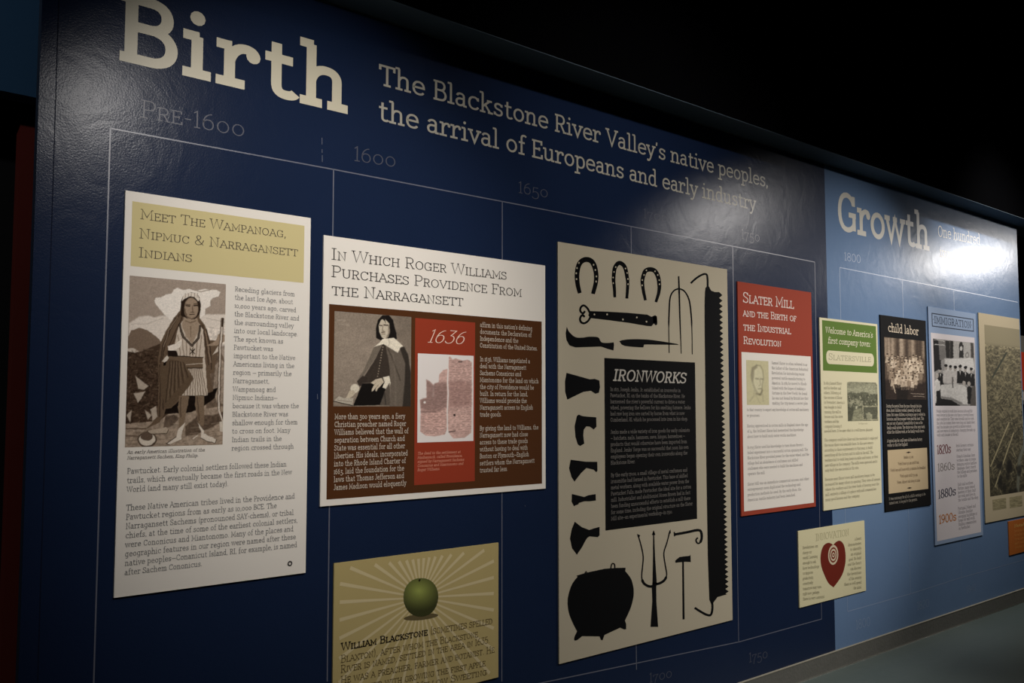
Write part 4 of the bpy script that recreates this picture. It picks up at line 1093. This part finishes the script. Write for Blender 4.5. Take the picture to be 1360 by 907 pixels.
para(p7, 'body_text', """It was customary for all of a child's earnings to be
turned over, to be paid to the parents.""", (1180.8, 664.2), (1181, 670), (0, (1229.3, 657)), 4, (150, 142, 130), w=(9, 8))
for t_, xa_, xb_, y0_, y1_ in (('Awake at 5 am', 1200.3, 1213, 609, 607.9), ('Work from 6:30 am until 8 am', 1192.6, 1220.5, 617.5, 615.4), ('Work 8 am until noon with 30 minutes for breakfast', 1182.6, 1229.6, 626.2, 622.3), ('Work again until 7:30 pm', 1195.4, 1218.8, 633.8, 631.9), ('Home, dinner and sleep at nine', 1191.6, 1222.2, 642.2, 639.2)):
    text(p7, 'box_text', t_, (xa_, y0_), (xb_, y1_), 4, (118, 100, 76), w=(8, 7), seg=2)
for c_ in ((1206.6, 600.5), (1208, 647.9)):
    shape(p7, 'ornament', [[(c_[0]-3.5, c_[1]+.2), (c_[0], c_[1]-1.2), (c_[0]+3.5, c_[1]-.2), (c_[0], c_[1]+1)]], (44, 36, 28), 3)
Ch = Paint(p7, 'group_photograph', (1174, 447.8), (1226.9, 452.4), (1230.5, 529.8), (1176.2, 530.5), 0.42, lay=2, tr=(1165, 420, .1323), bg=(84, 70, 58), warp=7, wf=14)
Ch.poly([(60, 200), (480, 240), (480, 420), (60, 400)], (112, 96, 80), 30)
for x_, w_, a in ((85, 20, .8), (115, 22, .9), (150, 24, .9), (240, 34, 1), (350, 24, .8), (455, 14, .7)): Ch.line([(x_, 230), (x_+4, 400)], w_, (160, 142, 122), 16, a)
for x_ in (200, 290, 395, 425): Ch.line([(x_, 230), (x_+4, 420)], 30, (60, 48, 39), 20, .8)
Ch.poly([(68, 640), (200, 620), (330, 700), (495, 640), (495, 840), (70, 840)], (46, 36, 30), 30); Ch.poly([(190, 700), (250, 690), (320, 740), (300, 840), (200, 840)], (28, 22, 18), 20)
rr_ = random.Random(3)
for row, (y_, n_) in enumerate(((418, 10), (468, 11), (520, 11), (575, 10), (635, 8))):
    for k in range(n_):
        x_ = 105+k*(340/(n_-.5))+rr_.uniform(-10, 10)+row*6; yy = y_+rr_.uniform(-14, 14)+abs(k-n_/2)*-6
        if row == 4: x_ = 150+k*34
        c_ = rr_.choice([(206, 188, 164), (196, 178, 156), (180, 162, 140), (140, 122, 102)])
        Ch.poly([(x_-13, yy+16), (x_+13, yy+16), (x_+18, yy+76), (x_-18, yy+76)], c_, 7, .95)
        Ch.ell(x_, yy-2, 8, 11, (176, 156, 132), .5); Ch.ell(x_, yy-10, 9, 7, (64, 52, 42), .6)
        Ch.line([(x_-6, yy+78), (x_-8, yy+108)], 5, (150, 132, 112), 5, .8); Ch.line([(x_+6, yy+78), (x_+8, yy+108)], 5, (150, 132, 112), 5, .8)
Ch.line([(160, 700), (185, 770)], 8, (200, 182, 158), 6); Ch.noise(12, 12, .14)
Ch.line([(340, 770), (475, 775)], 5, (200, 184, 164), 6, .8); Ch.line([(365, 798), (478, 800)], 5, (200, 184, 164), 6, .8)
Ch.build()

# ---------------------------------------------------------------- 8: immigration panel
p8 = Panel('info_panel', 'narrow light blue framed white panel headed IMMIGRATION with decades in colour', (1232.1, 406.8), (1296, 416.8), (1305.4, 710), (1242.4, 724.9), (142, 160, 186))
rect(p8, 'white_field', (1236.3, 442), (1294.6, 449.2), (1302.6, 706.4), (1244.5, 719.3), (216, 208, 208))
DKB = (44, 50, 62)
fr = [(1237, 415.2), (1293.1, 424), (1292.9, 441), (1238, 433.8)]
q = [p8.at(p) for p in fr]; fx0, fx1, fz1, fz0 = q[0][0], q[1][0], (q[0][1]+q[1][1])/2, (q[2][1]+q[3][1])/2; tk = .006
bars_mesh('heading_frame', [[(fx0, fz1), (fx1, fz1), (fx1, fz1-tk), (fx0, fz1-tk)], [(fx0, fz0), (fx1, fz0), (fx1, fz0+tk), (fx0, fz0+tk)], [(fx0, fz0+tk), (fx0+tk*1.6, fz0+tk), (fx0+tk*1.6, fz1-tk), (fx0, fz1-tk)], [(fx1, fz0+tk), (fx1-tk*1.6, fz0+tk), (fx1-tk*1.6, fz1-tk), (fx1, fz1-tk)]], p8.y(2), ink(DKB), p8.root)
text(p8, 'heading', '·IMMIGRATION·', (1238.6, 429), (1291.6, 436.6), 9.6, DKB, w=(5.5, 5), seg=4, track=3)
IT = (160, 154, 157)
para(p8, 'body_text', """People wanted to work here because jobs and life
were better in the new city than in crowded homes
and countries far. They came for mills and for work
the jobs for women there were long and family labor
and the decades saw growth in skilled workers
and new waves of immigrants, changing the make-up
with each decade in the mill.""", (1243.6, 549.4), (1244.8, 581.2), (3, (1294.6, 561)), 4, IT, w=(7, 6))
for t_, a_, b_, h_, c_, w_ in (('1820s', (1244.6, 605), (1263.2, 603), 12.5, (108, 26, 34), (12, 4)), ('1860s', (1245.4, 628), (1268.2, 624.6), 11, (146, 138, 134), (8, 6)), ('1880s', (1246.2, 664), (1269.8, 658.2), 12, (58, 58, 74), (11, 5)), ('1900s', (1247.4, 697), (1270.4, 691.6), 12, (188, 120, 62), (10, 8))):
    text(p8, 'decade_numerals', t_, a_, b_, h_, c_, w=w_, seg=4, old=False)
for t_, a_, b_, r_ in (("Irish farmers, artisans\nstarting their way", (1270, 595), (1270.1, 600.8), (0, (1293, 592.5))),
                     ("French Canadian farm\nworkers came in trains\nbringing entire families\nlanguage, their church\nthe village and parishes\nto the mills", (1270.3, 609.2), (1271.9, 635.4), (4, (1297.6, 624.5))),
                     ("Italy and southern\nEurope, many stayed\nmasters of their craft\nfor work and lives in\nthe textile and the shop", (1272.2, 646.2), (1272.7, 666.8), (4, (1298.8, 660.5))),
                     ("Portugal, Poland and\nUkraine, families\nescaping hardships at\nhome for mill work\nfinding communities\nin Pawtucket", (1272.7, 677.9), (1273.2, 703.8), (2, (1297.5, 682)))):
    para(p8, 'body_text', t_, a_, b_, r_, 4, IT, w=(7, 6))
Im = Paint(p8, 'family_photograph', (1239.1, 450.3), (1294.2, 456), (1296.1, 540), (1241.9, 540.4), 0.42, lay=2, tr=(1230, 440, .1212), bg=(150, 146, 142), warp=7, wf=15)
Im.poly([(70, 80), (130, 84), (165, 250), (160, 420), (80, 460)], (30, 28, 28), 12); Im.poly([(130, 90), (215, 100), (210, 310), (150, 330)], (120, 116, 112), 12)
Im.line([(90, 100), (120, 96), (200, 115)], 9, (190, 186, 180), 7); Im.line([(92, 152), (200, 158)], 10, (200, 196, 190), 8)
Im.poly([(212, 106), (300, 112), (302, 310), (218, 305)], (40, 38, 36), 6); Im.line([(262, 112), (262, 305)], 8, (90, 86, 82), 6)
Im.poly([(300, 110), (490, 130), (490, 300), (300, 305)], (176, 172, 166), 10)
Im.poly([(362, 160), (372, 130), (385, 118), (402, 135), (412, 165), (410, 300), (365, 300)], (44, 42, 40), 6); Im.ell(388, 196, 15, 26, (196, 192, 186), .3)
Im.ell(452, 270, 18, 34, (120, 116, 110), .3); Im.ell(452, 272, 10, 22, (188, 184, 178), .3); Im.poly([(490, 130), (520, 135), (525, 330), (500, 330)], (70, 66, 62), 10)
Im.poly([(205, 310), (520, 300), (535, 420), (500, 480), (205, 470)], (214, 210, 204), 14)
for x_, y_, d_ in ((155, 440, 0), (218, 405, 1), (266, 415, 1), (320, 420, 1), (374, 410, 0), (432, 425, 0), (496, 440, 0)):
    Im.poly([(x_-34, y_+44), (x_, y_+26), (x_+34, y_+44), (x_+36, y_+170), (x_-36, y_+170)], (196, 190, 184) if d_ else (28, 26, 26), 8)
    Im.ell(x_, y_+4, 15, 26, (170, 162, 154), .25); Im.ell(x_, y_-18, 18, 16, (24, 22, 22), .3)
    if not d_: Im.poly([(x_-7, y_+36), (x_+7, y_+36), (x_, y_+80)], (206, 202, 196), 5)
Im.poly([(160, 600), (300, 590), (410, 600), (420, 800), (350, 770), (160, 730)], (206, 202, 196), 8)
Im.line([(165, 735), (280, 750), (370, 800)], 22, (130, 126, 122), 10, .8); Im.poly([(160, 750), (280, 768), (380, 830), (100, 840), (110, 760)], (26, 24, 24), 8)
Im.line([(290, 520), (292, 625)], 16, (100, 96, 92), 8)
Im.ell(120, 500, 18, 30, (176, 168, 160), .25); Im.poly([(92, 560), (120, 535), (150, 560), (158, 640), (130, 670), (110, 680), (112, 800), (95, 800)], (208, 204, 198), 6); Im.poly([(112, 670), (150, 660), (165, 790), (115, 815)], (30, 28, 28), 6)
Im.ell(414, 580, 17, 26, (178, 170, 162), .25); Im.poly([(385, 640), (414, 605), (444, 630), (452, 810), (400, 810)], (212, 208, 202), 6)
Im.ell(470, 585, 17, 26, (172, 164, 156), .25); Im.poly([(448, 630), (470, 612), (500, 630), (506, 820), (455, 800)], (30, 28, 28), 6); Im.poly([(500, 620), (545, 600), (545, 830), (480, 830)], (90, 84, 78), 10)
Im.noise(14, 14, .08); Im.build()

# ---------------------------------------------------------------- 9: aerial view panel
p9 = Panel('info_panel', 'tan panel with large grey aerial view of a dense city, at the wall end', (1299.6, 415), (1353.4, 423.7), (1363.5, 683.3), (1308.7, 695.3), (186, 172, 142))
City = Paint(p9, 'aerial_view_picture', (1306.9, 431.2), (1353.5, 437), (1362.6, 652.2), (1315.4, 658.2), 0.42, lay=1, tr=(0, 0, 1), bg=(112, 106, 84))
City.C[:] = np.array((128, 121, 96))
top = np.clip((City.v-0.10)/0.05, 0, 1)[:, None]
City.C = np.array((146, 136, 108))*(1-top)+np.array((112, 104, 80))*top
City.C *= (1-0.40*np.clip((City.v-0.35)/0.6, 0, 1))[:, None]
m_ = City.v > 0.115
City.noise(2.2, 1.6, .42, m_); City.noise(7, 5, .2, m_)
rr_ = random.Random(12)
for k in range(420):
    v_ = .12+.86*rr_.random()**.8; x_ = 1305+57*rr_.random(); y_ = 432+v_*222; L_ = rr_.uniform(2, 11)*(0.5+v_); a = rr_.choice([-1.0, -0.9, .6, .75, -1.2])+rr_.uniform(-.2, .2)
    City.line([(x_, y_), (x_+L_*math.cos(a)*.7, y_-L_*math.sin(a))], rr_.uniform(.35, .8), rr_.choice([(160, 150, 114), (140, 131, 100), (40, 38, 31), (50, 47, 38), (40, 38, 31)]), .8, .75)
City.line([(1318, 500), (1336, 468)], 2.2, (60, 62, 50), 1.2); City.line([(1316, 618), (1340, 560)], 1.4, (168, 156, 120), .8); City.line([(1322, 645), (1346, 574)], 1.4, (168, 156, 120), .8)
City.line([(1352, 655), (1354, 610), (1362, 585)], 4, (106, 106, 92), 2)
for k in range(14): City.ell(1318+rr_.uniform(0, 40), 610+rr_.uniform(0, 46), rr_.uniform(2, 5), rr_.uniform(3, 7), (34, 32, 28), .6, .7)
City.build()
for a_, b_, c_, d_ in (((1318, 663.8), (1336, 660.5), (1336.6, 674.6), (1318.6, 678.2)), ((1340.6, 660.2), (1357.4, 657), (1358.2, 671.4), (1341.2, 674.4))):
    Lg = Paint(p9, 'legend_print', a_, b_, c_, d_, 0.5, lay=2, bg=(148, 138, 106)); Lg.noise(3, .9, .22); Lg.build()

# ---------------------------------------------------------------- 10: heart panel
p10 = Panel('info_panel', 'small low cream panel with dark red heart, across the navy and blue joint', (1060.3, 704.7), (1148.3, 691.8), (1150, 784.5), (1062, 807), (206, 198, 160))
text(p10, 'heading', 'INNOVATION', (1083.5, 718), (1128, 711.4), 9.5, (178, 172, 134), w=(5, 4), seg=4)
hp = smooth([(375, 282), (355, 266), (325, 260), (285, 285), (262, 340), (253, 410), (262, 490), (290, 570), (330, 650), (378, 690)]) + smooth([(378, 690), (430, 622), (470, 550), (492, 460), (495, 380), (485, 300), (462, 255), (435, 240), (405, 252), (375, 282)])
shape(p10, 'heart', [hp[:-1]], (106, 36, 24), 1, (1055, 685, .1377))
for w_, r_, c_, ly in ((1, 13.2, (200, 184, 156), 2), (1, 10.2, (110, 30, 18), 3), (1, 8.1, (200, 184, 156), 4), (1, 5.6, (110, 30, 18), 5), (1, 3.4, (200, 184, 156), 6), (1, 1.6, (110, 30, 18), 7)):
    ring(p10, 'target_ring', (1106.8, 736.9), r_*.53, r_, w_, c_, ly)
HT = (160, 153, 124)
LT = ['Revolutions can', 'change our', 'world. Learning', 'enough to ask', 'how technology', 'to improve', 'productivity,', 'creatively', 'tomorrow may turn', 'right now, perhaps', 'there is very constant']
LE = [230, 170, 225, 210, 240, 180, 185, 180, 260, 240, 290]
text_block(p10, 'body_text', [(t, (1055+82*.1377, 685+(318+49.7*i)*.1377), (1055+LE[i]*.1377, 685+(318+49.7*i-(LE[i]-80)*.12)*.1377)) for i, t in enumerate(LT)], 4, HT, w=(8, 7), seg=2)
RTx = ['a heart', 'demonstrates', 'to identify', 'an original', 'goal. Be bold', 'and the heart', 'can discover', 'the inventions', 'of the country', 'them as well spend', 'the mind.']
RE = [585, 520, 540, 545, 525, 515, 540, 510, 525, 480, 570]
text_block(p10, 'body_text', [(t, (1055+RE[i]*.1377, 685+(232+46.8*i+(645-RE[i])*.14)*.1377), (1055+646*.1377, 685+(232+46.8*i)*.1377)) for i, t in enumerate(RTx)], 4, HT, w=(8, 7), seg=2)

# ---------------------------------------------------------------- 11: orange panel
p11 = Panel('info_panel', 'small orange panel below the aerial view, cut off by the right edge', (1339.4, 692.9), (1366.5, 687), (1368.5, 730.5), (1340.7, 737.5), (176, 100, 44))
text(p11, 'heading', 'Notable', (1347, 700.5), (1366, 696.5), 4, (214, 170, 96), w=(10, 8), seg=3)
para(p11, 'body_text', "Inventions made in\nthe valley include\nthread, lace and\nelastic webbing\nwrenches, trains", (1347, 707), (1347.6, 729), (0, (1366, 702.5)), 3.6, (212, 140, 72), w=(9, 8))

# ================================================================== BEYOND THE WALL END
Yf = 2.6
def far_box(name, a, b, th, rgb, parent, dy=0.0):
    A = ray_hit(a[0], a[1], Yf); B = ray_hit(b[0], b[1], Yf)
    return box(name, A[0], B[0], Yf-th-dy, Yf, B[1], A[1], ink(rgb), parent)
fa = ray_hit(1350, 445, Yf); fb = ray_hit(1400, 537, Yf)
fp = thing('wall_poster', 'grey, red and white poster glimpsed beyond the right end of the wall', 'poster', ((fa[0]+fb[0])/2, Yf, fb[1]))
structure(box('wall_far_right', fa[0]-0.5, fb[0]+3, Yf, Yf+0.1, 0, 4.6, M_black))
far_box('board', (1350, 445), (1400, 537), .01, (120, 116, 108), fp)
far_box('red_field', (1351, 467), (1398, 519), .012, (206, 70, 44), fp)
far_box('white_field', (1351, 520), (1398, 532), .012, (206, 196, 184), fp)
# a dark pipe under the ceiling, upper right
def pipe(name, a, b, r, mat, label, cat):
    a, b = Vector(a), Vector(b); d = (b-a); L = d.length; n = 12
    V = []; F = []
    for k in range(n):
        t = 2*math.pi*k/n; V += [(r*math.cos(t), r*math.sin(t), 0), (r*math.cos(t), r*math.sin(t), L)]
    for k in range(n):
        i, j = 2*k, 2*((k+1) % n); F.append((i, j, j+1, i+1))
    F.append(tuple(range(0, 2*n, 2))[::-1]); F.append(tuple(range(1, 2*n, 2)))
    o = new_mesh(name, V, F, mat); o.location = a; o.rotation_euler = d.to_track_quat('Z', 'Y').to_euler()
    o['label'] = label; o['category'] = cat
    for p in o.data.polygons: p.use_smooth = True
    return o
